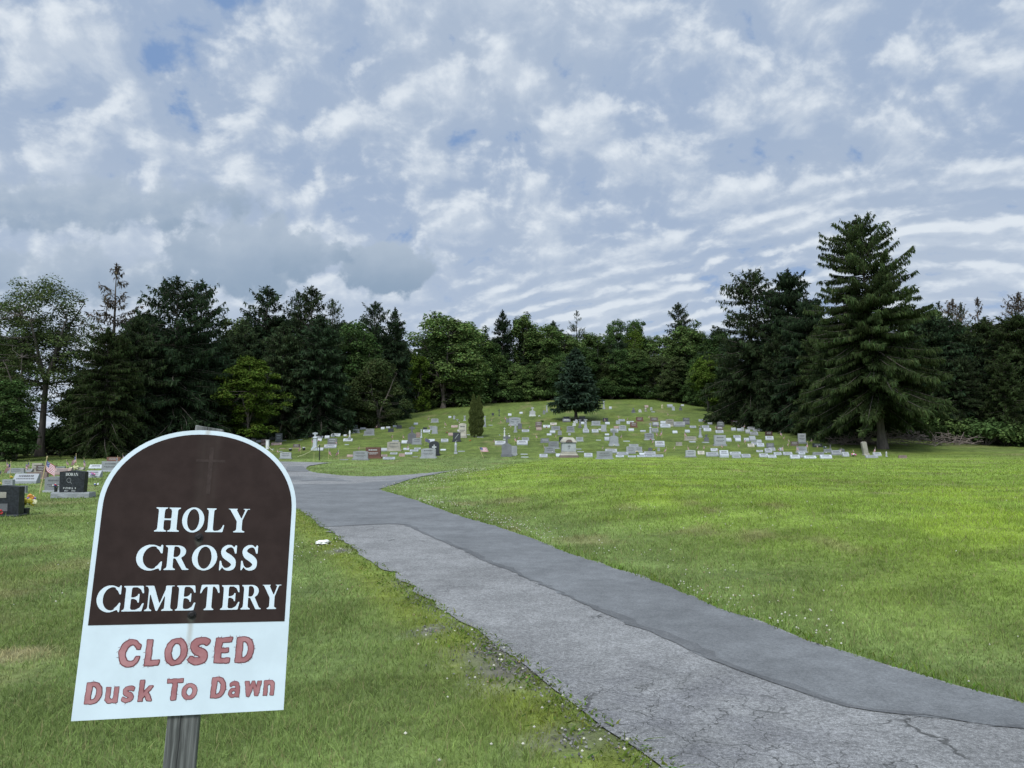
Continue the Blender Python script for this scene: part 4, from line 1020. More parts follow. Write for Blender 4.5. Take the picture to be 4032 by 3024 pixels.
for (nm, ms, h0, mt, px, top, d, sx, lab) in TREES:
    x, y = at_depth(px, d); Ht = top_h(top, d, x, y)
    bk = 'bark'
    k = sx * h0 / Ht if False else sx
    if px < 1600 and nm == EV: k *= 1.12
    if 1600 < px < 2900 and nm == BV and top > 1225: k *= 1.22
    place_tree(nm, ms, mt, x, y, Ht, h0, lab, k, rz=0.0 if ms in (AIRY, AIRY2, HERO) else None, lean=-.075 if ms is HERO else 0, group='trees of the surrounding wood', barkm=bk)
# the lone trees on the slope
x, y, z = hit(2268, 1655); place_tree('spruce_tree', BLUE, 'blue', x, y, top_h(1372, y, x, y), 8.8, 'lone dense blue-green spruce standing on the cemetery slope', 1.05)
x, y, z = hit(1874, 1722); place_tree('columnar_evergreen', columnar(41), 'cedar', x, y, top_h(1552, y, x, y), 6.3, 'clipped twin-topped columnar evergreen among the headstones', 1.0, rz=.15)
for px, py, tp, lb in ((2806, 1668, 1630, 'small dark globe bush on a bare stem, left of two'), (2832, 1668, 1632, 'small dark globe bush on a bare stem, right of two'), (2135, 1662, 1651, 'low round green bush left of the lone spruce')):
    x, y, z = hit(px, py); place_tree('shrub', SHR[0], 'spruce' if px > 2500 else 'green', x, y, top_h(tp, y, x, y), 2.0, lb, .9, cat='shrub')
# a second, hidden depth of wood and its undergrowth
EDGE = [(-150,1800,58),(60,1806,66),(300,1806,70),(520,1800,72),(760,1790,78),(960,1760,84),(1130,1722,92),(1300,1680,100),(1480,1640,110),(1640,1612,120),(1800,1600,126),(1980,1592,127),(2160,1584,129),(2400,1574,133),(2600,1580,133),(2740,1592,127),(2840,1610,116),(2900,1640,104),(2990,1680,94),(3120,1712,84),(3300,1730,80),(3480,1738,78),(3650,1752,76),(3850,1760,73),(4100,1768,70)]
ep, ed = [e[0] for e in EDGE], [e[2] for e in EDGE]
for i, px in enumerate(np.linspace(-120, 4150, 92)):
    px += rnd.uniform(-14, 14)
    d = np.interp(px, ep, ed) + rnd.uniform(-.5, 2.5); x, y = at_depth(px, d)
    if 3420 < px < 3530: continue
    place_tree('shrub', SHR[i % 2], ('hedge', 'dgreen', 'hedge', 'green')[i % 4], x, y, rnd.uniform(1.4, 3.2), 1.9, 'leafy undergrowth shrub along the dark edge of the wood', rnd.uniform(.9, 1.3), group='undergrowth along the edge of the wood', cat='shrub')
for row, (dd, hh, n) in enumerate(((9, (8, 12), 44), (17, (9, 13), 40))):
    for i, px in enumerate(np.linspace(-150, 4180, n)):
        px += rnd.uniform(-30, 30)
        if 30 < px < 330: continue
        d = np.interp(px, ep, ed) + dd + rnd.uniform(-2, 3); x, y = at_depth(px, d)
        ms, h0 = ((CON[0], 20), (BRO[1], 14), (CON[3], 20), (BRO[0], 14))[(i * 7 + row) % 4]
        mt = 'spruce2' if h0 == 20 else 'dgreen'
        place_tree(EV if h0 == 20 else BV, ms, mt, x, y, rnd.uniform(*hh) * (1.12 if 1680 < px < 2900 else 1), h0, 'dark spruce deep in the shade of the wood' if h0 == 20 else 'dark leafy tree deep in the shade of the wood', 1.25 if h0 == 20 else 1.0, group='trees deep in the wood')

for i, px in enumerate(np.linspace(1590, 2900, 30)):
    px += rnd.uniform(-14, 14); d = np.interp(px, ep, ed) + rnd.uniform(1.5, 5); x, y = at_depth(px, d); ms = BRO[(i * 3) % 4]
    place_tree(BV, ms, ('green', 'dgreen', 'pale', 'green', 'dgreen')[i % 5], x, y, rnd.uniform(5.5, 9.5), 14, 'small leafy tree at the front edge of the hilltop wood', 1.25, group='small trees along the hilltop edge')
for i, px in enumerate(np.linspace(540, 1570, 25)):
    px += rnd.uniform(-14, 14); d = np.interp(px, ep, ed) + rnd.uniform(1.5, 5); x, y = at_depth(px, d); ms = CON[(0, 3)[i % 2]]
    place_tree(EV, ms, ('spruce', 'spruce2')[i % 2], x, y, rnd.uniform(10, 14.5), 20, 'low dense spruce filling the left edge of the wood', 1.35, group='low spruces along the left edge')

for i, px in enumerate(np.linspace(3000, 4130, 24)):
    px += rnd.uniform(-14, 14); d = np.interp(px, ep, ed) + rnd.uniform(3.5, 8); x, y = at_depth(px, d); ms = CON[(3, 0, 3)[i % 3]]
    place_tree(EV, ms, ('olive', 'spruce', 'spruce2')[i % 3], x, y, rnd.uniform(8.5, 14.5) * (1 if px > 3150 else .82), 20, 'low dense spruce filling the right edge of the wood', 1.45, group='low spruces along the right edge')
# ------------------------------------------------------------------ headstones, flags and flowers
G = {'w': granite('pale_granite', (.35, .375, .40), .5, .12, .12), 'g': granite('grey_granite', (.285, .30, .31), .6, .22, .2), 'd': granite('dark_granite', (.135, .140, .148), .55, .25, .2),
     'k': granite('black_granite', (.030, .033, .038), .30, .2, .3), 'r': granite('red_granite', (.145, .066, .045), .5, .2, .2), 'p': granite('pink_granite', (.30, .215, .185), .6, .25, .2),
     'b': granite('brown_granite', (.125, .092, .078), .6, .25, .2), 't': granite('tan_stone', (.37, .35, .29), .7, .3, .15), 'n': granite('weathered_marble', (.50, .51, .50), .7, .25, .08),
     'y': granite('yellowed_marble', (.48, .45, .27), .7, .2, .1), 'm': granite('dark_red_granite', (.055, .022, .020), .5, .15, .2)}
CW = {'w': 'pale', 'g': 'grey', 'd': 'dark grey', 'k': 'black', 'r': 'red-brown', 'p': 'pinkish', 'b': 'brown', 't': 'beige', 'n': 'white', 'y': 'yellowish', 'm': 'dark red'}
TW = {'W': ('slant marker', 'slant_marker', 'grave marker'), 'T': ('upright headstone', 'headstone', 'headstone'), 'S': ('curved-top headstone', 'headstone', 'headstone'), 'R': ('round-topped headstone', 'headstone', 'headstone'),
      'F': ('low flat marker', 'flat_marker', 'grave marker'), 'X': ('cross-topped headstone', 'cross_headstone', 'headstone'), 'C': ('standing cross', 'stone_cross', 'cross'), 'O': ('pillar monument', 'pillar_monument', 'monument'), 'P': ('statue', 'grave_statue', 'statue')}
M['engraved'] = plain('engraved_lines', (.085, .088, .092), .8); M['engraved_pale'] = plain('engraved_pale_lines', (.42, .44, .44), .8)
def cross_prof(w, h, t, z0=0.0):
    a = h * .30
    return [(-t, z0), (t, z0), (t, z0 + h - a - t), (w / 2, z0 + h - a - t), (w / 2, z0 + h - a + t), (t, z0 + h - a + t), (t, z0 + h), (-t, z0 + h), (-t, z0 + h - a + t), (-w / 2, z0 + h - a + t), (-w / 2, z0 + h - a - t), (-t, z0 + h - a - t)]
def dashes(name, parent, mat, w, rows, fn, seed):
    """lines of carving too small to read; fn(x,z)->point on the face"""
    r = random.Random(seed); V, F = [], []
    for (zc, hh, wf) in rows:
        x = -w * wf / 2
        while x < w * wf / 2:
            l = w * r.uniform(.03, .09); x1 = min(x + l, w * wf / 2); b = len(V)
            V += [fn(x, zc - hh), fn(x1, zc - hh), fn(x1, zc + hh), fn(x, zc + hh)]; F.append([b, b + 1, b + 2, b + 3]); x = x1 + w * r.uniform(.012, .03)
    return pymesh(name, V, F, mat, parent)
NS = [0]
def stone(ty, c, w, h, x, y, z, big, yaw=0.0):
    """one gravestone standing at x,y; w,h its visible size in metres"""
    NS[0] += 1; nm = TW[ty][1]; mat = G[c]; sk = .12; dep = max(.14, min(.32, h * .26))
    o = empty(nm, (x, y, z), yaw); bw = w * 1.16
    lines = M['engraved_pale'] if c in 'kdrbm' else M['engraved']
    if ty == 'F':
        bm = bmesh.new(); D = max(.35, w * .45); prism(bm, [(-w / 2, -sk), (w / 2, -sk), (w / 2, max(.07, h * .7)), (-w / 2, max(.07, h * .7))], -D / 2, D / 2)
        for v in bm.verts:
            if v.co.y < 0 and v.co.z > 0: v.co.z *= .7
        o2 = bmobj(nm, bm, mat, None, (x, y, z), .012); o2.rotation_euler.z = yaw; bpy.data.objects.remove(o); return o2
    if ty == 'W':
        D = max(.24, h * .60); nose = h * .30; bm = bmesh.new()
        a = [(-D / 2, -sk), (-D / 2, nose), (D * .20, h), (D / 2, h * .985), (D / 2, -sk)]
        A = [bm.verts.new((-w / 2, p, q)) for p, q in a]; B = [bm.verts.new((w / 2, p, q)) for p, q in a]
        bm.faces.new(A[::-1]); bm.faces.new(B)
        for i in range(5): bm.faces.new((A[i], B[i], B[(i + 1) % 5], A[(i + 1) % 5]))
        if not big:
            o2 = bmobj(nm, bm, mat, None, (x, y, z), .012); o2.rotation_euler.z = yaw; bpy.data.objects.remove(o); return o2
        bmobj('slant_body', bm, mat, o, None, .012)
        n = Vector((0, -(h - nose), D * .70)).normalized() * .004
        fn = lambda u, q: (u, -D / 2 + D * .70 * q + n.y, nose + (h - nose) * q + n.z)
        dashes('inscription', o, lines, w, [(.68, .12, .62), (.33, .07, .74)], fn, NS[0])
        return o
    bh = h * .16 if w > .55 and ty in 'TSR' else h * .13
    if ty in 'TSR':
        hh = h - bh; n = 14; pr = [(-w / 2, 0), (w / 2, 0)]
        if ty == 'T': pr += [(w / 2, hh), (-w / 2, hh)]
        elif ty == 'S': pr += [(w / 2 * (1 - 2 * k / n), hh * (.90 + .10 * math.sin(math.pi * k / n) ** .8)) for k in range(n + 1)]
        else: pr += [(w / 2 * math.cos(math.pi * k / n), hh - w * .32 + w * .32 * math.sin(math.pi * k / n)) for k in range(n + 1)]
        bm = bmesh.new(); prism(bm, [(u, v + bh) for u, v in pr], -dep / 2, dep / 2); bmobj('tablet', bm, mat, o, None, .012)
        bm = bmesh.new(); box(bm, -bw / 2, bw / 2, -dep * .85, dep * .85, -sk, bh - .001); bmobj('base', bm, mat, o, None, .012)
        if big:
            yf = -dep / 2 - .003; fn = lambda u, q: (u, yf, bh + hh * q)
            dashes('inscription', o, lines, w, [(.72, .055, .60), (.42, .035, .70), (.30, .025, .5)], fn, NS[0])
        return o
    if ty == 'X':
        th = h * .62; bm = bmesh.new(); prism(bm, [(-w / 2, bh), (w / 2, bh), (w / 2, th * .86), (w * .2, th), (-w * .2, th), (-w / 2, th * .86)], -dep / 2, dep / 2); bmobj('tablet', bm, mat, o, None, .012)
        bm = bmesh.new(); prism(bm, cross_prof(min(w * .8, h * .34), h - th + .002, w * .085 + .02, th - .001), -dep * .32, dep * .32); bmobj('cross', bm, mat, o)
        bm = bmesh.new(); box(bm, -bw / 2, bw / 2, -dep * .85, dep * .85, -sk, bh - .001); bmobj('base', bm, mat, o, None, .012)
        return o
    if ty == 'C':
        bm = bmesh.new(); prism(bm, cross_prof(w, h * .84, max(.045, w * .11), h * .16), -.05, .05); bmobj('cross', bm, mat, o, None, .006)
        bm = bmesh.new(); q = w * .38; prism(bm, [(-q, -sk), (q, -sk), (q * .7, h * .16 - .001), (-q * .7, h * .16 - .001)], -q * .7, q * .7); bmobj('base', bm, mat, o, None, .01)
        return o
    if ty == 'O':
        q = w / 2; bm = bmesh.new(); box(bm, -q, q, -q, q, -sk, h * .12); box(bm, -q * .78, q * .78, -q * .78, q * .78, h * .121, h * .20); bmobj('base', bm, mat, o, None, .015)
        bm = bmesh.new(); lathe(bm, [(q * .84, h * .201), (q * .66, h * .66), (q * .92, h * .68), (q * .92, h * .71), (q * .5, h * .76), (q * .2, h * .775)], 4)
        bmesh.ops.rotate(bm, verts=bm.verts[:], cent=(0, 0, 0), matrix=Matrix.Rotation(math.pi / 4, 3, 'Z')); bmobj('shaft', bm, mat, o, None, .01)
        bm = bmesh.new(); prism(bm, cross_prof(q * 1.5, h * .225, q * .20 + .015, h * .776), -q * .2 - .015, q * .2 + .015); bmobj('cross', bm, mat, o)
        return o
    if ty == 'P':
        bm = bmesh.new(); pz = h * .16; box(bm, -w / 2, w / 2, -w / 2, w / 2, -sk, pz); bmobj('plinth', bm, G['g' if c == 'n' else c], o, None, .01)
        bm = bmesh.new(); f = h - pz; W_ = w * .42
        lathe(bm, [(W_ * .95, pz + .001), (W_ * .85, pz + f * .12), (W_ * .78, pz + f * .35), (W_ * .88, pz + f * .60), (W_ * .92, pz + f * .76), (W_ * .55, pz + f * .825), (W_ * .34, pz + f * .85), (W_ * .44, pz + f * .89), (W_ * .46, pz + f * .94), (W_ * .34, pz + f * .985), (W_ * .1, pz + f)], 12)
        for v in bm.verts:
            v.co.y *= .8
            if .55 < (v.co.z - pz) / f < .72 and v.co.y < -W_ * .3: v.co.y -= W_ * .35
        bmobj('figure', bm, mat, o, None, 0, True)
        return o
# --- what stands where: crop origin and scale of each block of measurements, then  u0 u1 v0 v1 kind colour [own words]
S2 = 2212 / 600
BL = {'A': (950, 1550, S2), 'B': (1500, 1550, S2), 'C': (2050, 1550, S2), 'D': (2600, 1550, S2), 'E': (3100, 1550, S2), 'L': (0, 1700, 2212 / 500)}
STONES = {'A': """
1625 1840 828 965 S g =broad grey headstone beside the red granite block
1808 2025 775 940 T r =red granite block in the front row
1535 1620 880 920 W p;2030 2110 880 912 W p;2032 2115 785 835 W w;1435 1555 942 962 F g;565 725 845 945 S g =bluish grey headstone below the sagging chain
1205 1380 735 790 W w;1255 1390 640 736 S d;1482 1615 648 690 W w;755 850 728 780 T b;435 585 708 745 W p;500 590 575 700 T d =tall dark grey block headstone at the far left of the slope
405 495 590 670 X g;290 360 658 710 W p;285 358 712 750 W p;215 290 670 712 W w;768 812 515 592 R w;672 735 548 584 T g;640 740 585 612 W d;695 765 598 640 W g
885 955 520 556 S g;1000 1075 522 574 T g;1080 1190 498 538 W w;1115 1198 536 572 W g;1250 1288 482 545 X g;1380 1410 470 518 R g;1450 1480 452 518 C g;1505 1535 468 512 R g;1335 1378 525 549 W w;1440 1485 525 545 W w
1575 1625 458 486 W w;1620 1690 450 502 W w;1725 1805 488 520 W w;1620 1715 508 572 S g;1808 1930 506 548 T g;1783 1930 540 606 T g;1935 2010 445 492 T p
820 880 615 643 W w;830 890 580 614 W g;930 990 562 602 W w;985 1028 560 632 T d;1030 1112 575 610 W w;880 985 602 632 W w;1085 1187 612 652 W w;1110 1168 648 690 W w;1235 1355 555 594 W w;1303 1440 575 622 W w;1213 1280 605 646 W w;1487 1535 590 616 W w
1505 1562 727 742 F w;595 650 670 684 F g;830 896 660 672 F g;560 635 785 800 F p;430 470 795 812 F w;550 597 828 842 F w;1230 1242 512 530 W n;140 212 650 692 W d;160 200 585 662 C g
""", 'B': """
92 285 690 832 S t =broad beige headstone near the front left
0 90 785 816 W w;133 240 850 882 W w;348 454 848 880 W w;262 348 864 910 T p;0 92 880 914 W p;30 204 914 956 W w =long pale marker nearest the front, left of centre
456 586 642 736 S g;390 508 470 722 X d =tall dark grey block with a small cross, behind the beige headstone
508 570 560 636 T p;570 602 515 640 O w;300 386 675 722 W w;165 255 672 697 W w;700 848 685 900 R k =black arched headstone with an outlined cross
585 796 788 938 S g =large grey headstone in front of the black arched one
693 780 655 706 W w;872 976 652 702 W w;865 943 800 824 W w;1122 1217 822 840 F w;420 542 808 840 W w;325 410 783 817 W w;484 577 780 808 W w
1060 1110 690 872 P g =slender grey shrine figure in front of the black square stone
1045 1155 560 696 T k =black square headstone with a diagonal cross mark
1130 1240 425 638 S t =tall tan headstone with a crowned top beside the columnar evergreen
978 1052 564 612 W p;1022 1114 455 492 W p;742 820 475 582 T g;710 800 464 528 T g;612 713 520 563 W w;612 666 487 520 T k
105 184 502 556 T k;75 135 474 502 W w;175 225 455 486 W w;226 302 455 506 T k;0 52 482 516 W w;478 536 418 453 W w;730 834 358 418 S g;980 1022 323 353 W w;1048 1078 316 370 R g;1195 1238 318 392 O g;1093 1128 365 400 C g
1488 1530 320 485 O g =slim cross pillar touching the right side of the columnar evergreen
1565 1622 445 462 F w;1608 1641 278 317 R k;1700 1732 218 326 C k =black crucifix standing alone high on the slope
1845 1895 285 323 W w;2012 2056 262 292 W w;1816 1866 360 418 T d;1864 2028 340 462 S g =broad grey round-shouldered monument with a low cross
1925 1980 395 560 O g;1985 2046 430 512 T d;2045 2152 518 557 W w;1775 1812 490 670 O n;1655 1808 682 744 W w
1752 1896 600 912 X d =big dark block monument carrying a black cross
1888 1976 755 886 T g;1895 1966 882 900 F w;2028 2128 866 882 F w;1975 2130 674 744 W w;2046 2148 632 682 T g;460 536 905 920 F g;2036 2140 914 924 F w;1245 1290 584 599 F w;1110 1130 518 550 W n;1395 1486 618 634 F g
""", 'C': """
130 212 192 326 X n =white cross-topped headstone high on the slope
360 400 168 272 O g;322 358 240 298 R g;215 308 402 484 S b;227 304 486 532 W p;328 426 452 491 W w;430 523 418 457 W t;445 572 468 530 T g;424 502 532 572 W w;380 446 575 604 W w;540 596 532 600 R g
620 708 330 364 W w;610 724 362 412 W d;850 938 326 398 T k;790 828 372 427 R g;755 800 393 466 X n;832 890 370 497 O d;908 978 368 520 O g;903 992 516 568 W w;870 922 405 442 W w
670 780 466 562 S g;690 727 562 602 F g;1030 1157 394 462 T g;1194 1267 350 407 T k;1226 1292 408 446 W w;1170 1244 448 550 T g;1033 1128 514 564 W w;1132 1167 504 529 W n;1224 1284 576 604 W w;1218 1297 624 682 W w
1290 1416 518 756 X g =tall grey shouldered headstone with a cross on top
1304 1417 506 562 W w;1352 1422 468 505 W p;1424 1532 456 536 S g;1567 1644 502 542 W w;1384 1442 388 442 T g;1420 1512 366 402 W w;1540 1642 396 442 W w;1590 1692 412 490 T r;1676 1777 338 402 T r;1883 1992 343 402 T b
1858 1912 422 668 O g =slender cross pillar beside a heart-shaped stone
1800 1934 568 672 S g =heart-shaped grey stone with a red flower
1905 1997 500 562 W g;1737 1814 526 554 W w;1914 2007 410 476 W d;2030 2112 393 442 W w;2028 2172 438 492 W w
274 390 872 924 W w =pale marker left of the capped pedestal, front row
512 586 865 918 W w;404 552 688 800 T g;346 497 768 864 T g;290 414 644 712 T d;558 642 625 702 T k;804 908 627 692 T g;806 882 786 812 F g;822 917 832 846 F w
922 1042 858 922 W w;1104 1332 832 950 T g =wide bluish grey headstone standing forward of the front row
1228 1398 798 862 W w;1395 1562 842 892 W w;1382 1497 888 921 W w;1558 1672 894 922 W w;1536 1662 760 870 S g;1662 1762 768 848 T g;1574 1707 728 768 T g;1794 1957 836 886 W w;1724 1796 855 888 W w;1690 1812 888 920 W w;1816 1932 884 920 W w;1936 2070 880 920 W w
1853 1906 780 832 R d;1984 2021 780 832 R g;1953 2088 684 770 W w;1094 1167 662 677 F w;1491 1582 675 693 F w;1188 1227 102 224 O g;1284 1321 185 224 W w;1613 1662 206 277 X d;1713 1753 225 270 R n;1800 1852 165 202 W p;1794 1836 200 258 P t;1880 1912 195 242 R g;2038 2071 153 212 P y;2128 2206 152 195 W w;1898 1947 248 270 F g
""", 'D': """
80 194 366 474 S t =weathered beige headstone with shouldered top on the right slope
195 356 404 478 W g;330 422 348 402 T d;344 424 394 448 W d;168 208 183 242 R w;274 314 172 240 X d;300 342 154 180 W g;558 650 366 406 W w;428 518 462 498 W w;688 752 415 446 W g;358 427 520 564 W w;178 247 534 574 W w
553 607 460 634 O g =tall grey column headstone with flowers on top
604 707 458 502 W w;630 737 498 544 W w;823 924 398 480 R d =dark round-topped stone crowned with black flowers
818 908 478 524 W b;804 914 526 572 W w;1033 1147 384 458 T m;1030 1094 490 536 W w;1113 1176 500 544 W w;1176 1214 484 542 R g;1238 1302 516 574 W g;1266 1370 478 520 W g;1344 1452 500 546 W g;1300 1418 550 604 W g;1458 1482 514 546 W w
1525 1624 546 608 T m;1528 1640 614 672 W w;354 522 616 678 S t =low beige boulder-like marker
420 510 678 706 F w;783 948 598 756 T g =broad grey headstone with carved name, right of centre
638 702 590 692 X d;608 704 692 712 F w;956 1030 640 692 W w;1063 1167 600 646 W w;1088 1167 640 690 W w;1216 1287 638 690 W w;1293 1380 612 688 W w;1398 1468 664 714 W w;1323 1412 694 744 W w;1403 1505 714 770 W w;1268 1362 724 772 W t
226 314 700 754 T t;2003 2108 576 722 T g =framed pale grey headstone standing before the right spruces
1893 2003 690 756 T b;1543 1648 714 782 T d;1518 1617 790 858 W g;1578 1667 780 832 W g;1978 2128 764 854 T g;1730 1782 780 832 W g
368 512 814 922 S g;543 638 828 882 W t;665 842 846 912 W w;732 830 790 837 W w;863 988 818 924 W w =tall pale slant marker in the front row at right
1008 1168 840 892 W w;1043 1162 892 936 W w;1178 1308 872 930 W w;1438 1562 866 922 W w;1563 1680 884 932 W w;1648 1758 846 892 W w;1783 1913 843 892 W w;1888 2022 884 942 W w;2004 2098 838 884 W w;2083 2262 896 942 W w;2026 2076 886 930 W g;1396 1487 815 848 W g
""", 'E': """
370 532 844 890 T g;478 644 884 942 W w;530 642 798 852 T g;640 782 818 892 W g;800 892 844 912 W g;368 504 720 774 T k;745 832 794 848 R d;613 637 738 802 O d
1110 1176 690 896 R t =tall leaning pale stone beside the big spruce trunk
1140 1312 890 934 W g;1248 1362 848 906 W g;1424 1456 833 916 P n =small white figure right of the big spruce trunk
1616 1730 890 936 T p =lone low stone at the far right of the rows
""", 'L': """
790 1098 770 1058 S g =grey curved headstone partly hidden behind the black lettered headstone
240 672 722 905 W w =long pale marker in the left rows
55 242 824 934 T g;335 458 932 1070 T g;480 828 698 818 T p;565 738 540 704 T t;642 803 572 706 T b;928 1245 632 756 W p;1198 1462 612 668 W t;985 1137 598 644 S g;140 422 626 724 S g;1498 1764 670 796 W w;1560 1788 566 646 W w;1778 2088 508 696 T g;1868 2098 436 516 T r;1988 2204 648 768 W w;2094 2162 488 552 W g;898 988 582 644 T b;430 560 640 705 W g
"""}
ITEMS = []      # (px x, px base, label words or None, object, description)
def put(blk, u0, u1, v0, v1, ty, c, own):
    ox, oy, s = BL[blk]; px = ox + (u0 + u1) / 2 / s; py = oy + v1 / s; x, y, z = hit(px, py); k = mpp(x, y, z)
    w = (u1 - u0) / s * k; h = (v1 - v0) / s * k
    big = (u1 - u0) / s > 24
    yaw = rnd.gauss(0, .05)
    o = stone(ty, c, w, h, x, y, z - .02, big, yaw)
    tag(o, None, TW[ty][2], 'gravestones on the cemetery slope' if blk != 'L' else 'gravestones left of the sign')
    ITEMS.append([px, py, own, o, f"{CW[c]} {TW[ty][0]}"])
    return o
for blk, txt in STONES.items():
    for e in txt.replace('\n', ';').split(';'):
        e = e.strip()
        if not e: continue
        own = None
        if '=' in e: e, own = e.split('='); own = own.strip()
        f = e.split(); o = put(blk, *map(float, f[:4]), f[4], f[5], own)
        if own and 'tall leaning pale stone' in own: o.rotation_euler.y = -.16
# --- big one-off monuments
def at_px(px, py): x, y, z = hit(px, py); return x, y, z, mpp(x, y, z)
x, y, z, k = at_px(2050 + 695 / S2, 1550 + 918 / S2); k /= S2
o = empty('pedestal_monument', (x, y, z - .02), .03); tag(o, 'massive weathered grey pedestal monument with gabled cap', 'monument', 'gravestones on the cemetery slope')
def slab(nm, w0, w1, z0, z1, d0, d1, mat, bev=.02):
    bm = bmesh.new(); vs = box(bm, -1, 1, -1, 1, 0, 1)
    for v in vs:
        t = v.co.z; w_ = w0 + (w1 - w0) * t; d_ = d0 + (d1 - d0) * t; v.co = Vector((v.co.x * w_ * k / 2, v.co.y * d_ * k / 2, (z0 + (z1 - z0) * t) * k))
    return bmobj(nm, bm, mat, o, None, bev)
slab('plinth', 285, 275, -20, 26, 260, 250, G['b']); slab('base', 250, 240, 26.2, 50, 220, 212, G['t']); slab('base', 222, 208, 50.2, 80, 196, 190, G['t'])
die = slab('die', 204, 200, 80.2, 208, 180, 178, G['g']); slab('cornice', 236, 230, 208.2, 216, 206, 200, G['d'], .01)
bm = bmesh.new(); q = [(-115, 216.2), (115, 216.2), (112, 232), (62, 283), (-72, 290), (-112, 232)]; prism(bm, [(a * k, b * k) for a, b in q], -100 * k, 100 * k)
for v in bm.verts:
    if v.co.z > 240 * k: v.co.y *= .55
bmobj('gabled_cap', bm, G['t'], o, None, .02)
bm = bmesh.new(); n = 12; prism(bm, [(48 * k * math.cos(math.pi * i / n), (217 + 38 * math.sin(math.pi * i / n)) * k) for i in range(n + 1)], -106 * k, -99 * k); bmobj('carved_pediment', bm, G['b'], o)
bm = bmesh.new(); prism(bm, cross_prof(40 * k, 62 * k, 4.5 * k, 118 * k), -93 * k, -90.5 * k); bmobj('carved_cross', bm, G['d'], o)
ITEMS.append([2050 + 695 / S2, 1550 + 918 / S2, o['label'], o, ''])
# --- statue on its slab, pillar with cap and cross, at the left of the slope
x, y, z, k = at_px(950 + 1570 / S2, 1550 + 690 / S2); o = stone('P', 'n', 36 / S2 * k, 122 / S2 * k, x, y + .1, z + 38 / S2 * k, False); tag(o, 'white robed statue standing on a low pale stone, left of the beige headstone', 'statue'); ITEMS.append([x * 0 + 950 + 1570 / S2, 1550 + 650 / S2, o['label'], o, ''])
x, y, z, k = at_px(950 + 1070 / S2, 1550 + 820 / S2); o = stone('O', 'w', 96 / S2 * k, 262 / S2 * k, x, y, z - .02, True); tag(o, 'tall pale pillar with cross and spread base behind the black chain post', 'monument', 'gravestones on the cemetery slope'); ITEMS.append([950 + 1070 / S2, 1550 + 820 / S2, o['label'], o, ''])
x, y, z, k = at_px(950 + 1150 / S2, 1550 + 825 / S2); put('A', 1115, 1190, 780, 826, 'W', 'w', None)
# --- carved cross on the black arched stone, diagonal mark on the black square stone
def face_mark(own, prof_list, mat, name):
    for it in ITEMS:
        if it[2] == own: o = it[3]
    tb = [c for c in o.children if c.name.startswith('tablet')][0]; b = [tuple(c) for c in tb.bound_box]; xs = [q[0] for q in b]; zs = [q[2] for q in b]; yf = min(q[1] for q in b)
    for c in [c for c in o.children if c.name.startswith('inscription')]: bpy.data.objects.remove(c)
    W_, H_ = max(xs), max(zs) - min(zs); bm = bmesh.new()
    for pr in prof_list: prism(bm, [(a * W_, min(zs) + b * H_) for a, b in pr], yf - .006, yf - .001)
    bmobj(name, bm, mat, o)
face_mark('black arched headstone with an outlined cross', [[(-.10, .30), (.10, .30), (.10, .72), (-.10, .72)], [(-.42, .46), (-.11, .46), (-.11, .58), (-.42, .58)], [(.11, .46), (.42, .46), (.42, .58), (.11, .58)]], M['engraved_pale'], 'carved_cross')
face_mark('black square headstone with a diagonal cross mark', [[(-.5, .22), (-.38, .22), (.5, .78), (.38, .78)]], M['engraved_pale'], 'carved_cross')
# --- black lettered headstone on a rock-faced base
s = 2212 / 500
x, y, z, k = at_px(1275 / s, 1700 + 1150 / s); k /= s
o = empty('headstone', (x, y, z - .01)); tag(o, 'black lettered headstone on a wide rock-faced grey base, left of the sign', 'headstone', 'gravestones left of the sign')
bm = bmesh.new(); W_, H0, H1_ = 222 * k, 106 * k, 482 * k
prism(bm, [(-W_ * .97, H0), (W_ * .93, H0), (W_, H1_ - 24 * k), (W_ * .3, H1_ - 8 * k), (0, H1_ - 2 * k), (-W_ * .3, H1_ - 8 * k), (-W_, H1_ - 20 * k)], -.10, .10); m_, t_, b_ = newmat('polished_black'); b_.inputs['Roughness'].default_value = .3; b_.inputs['Specular IOR Level'].default_value = .3; setc(t_, b_, scalec(t_, (.017, .019, .022), noise(t_, objco(t_), 18, 5, .7).step(.3, .7, .5, 1.9)))
tab = bmobj('tablet', bm, m_, o, None, .008)
bm = bmesh.new(); box(bm, -1, 1, -1, 1, 0, 1); bmesh.ops.subdivide_edges(bm, edges=bm.edges[:], cuts=6, use_grid_fill=True)
for v in bm.verts:
    f = v.co.copy(); edge = abs(f.x) > .99 or abs(f.y) > .99; j = .018 * (vnoise(f.x * 9 + 3, f.z * 5 + f.y * 7, 3) - .3) if edge and .05 < f.z < .95 else 0
    v.co = Vector((f.x * (330 * k - .0) + math.copysign(j, f.x) * (abs(f.x) > .99), f.y * .19 + math.copysign(j, f.y) * (abs(f.y) > .99), -.1 + f.z * (.1 + 104 * k)))
bmobj('base', bm, G['g'], o)
DOR = text_mesh('inscription', [('D', -116 * k, -72 * k, 388 * k, 440 * k), ('O', -70 * k, -26 * k, 388 * k, 440 * k), ('R', -24 * k, 18 * k, 388 * k, 440 * k), ('A', 20 * k, 58 * k, 388 * k, 440 * k), ('N', 60 * k, 104 * k, 388 * k, 440 * k)], SER, -.1015, 18); M['pale_letters'] = plain('pale_carving', (.50, .52, .50), .7); link('inscription', DOR, M['pale_letters'], o)
it = []; X0 = -150
for ch in 'PATRICK M':
    if ch != ' ': it.append((ch, X0 * k, (X0 + 21) * k, 158 * k, 192 * k))
    X0 += 25
link('inscription', text_mesh('inscription', it, SER, -.1015, 12), M['pale_letters'], o)
it = []; X0 = -130
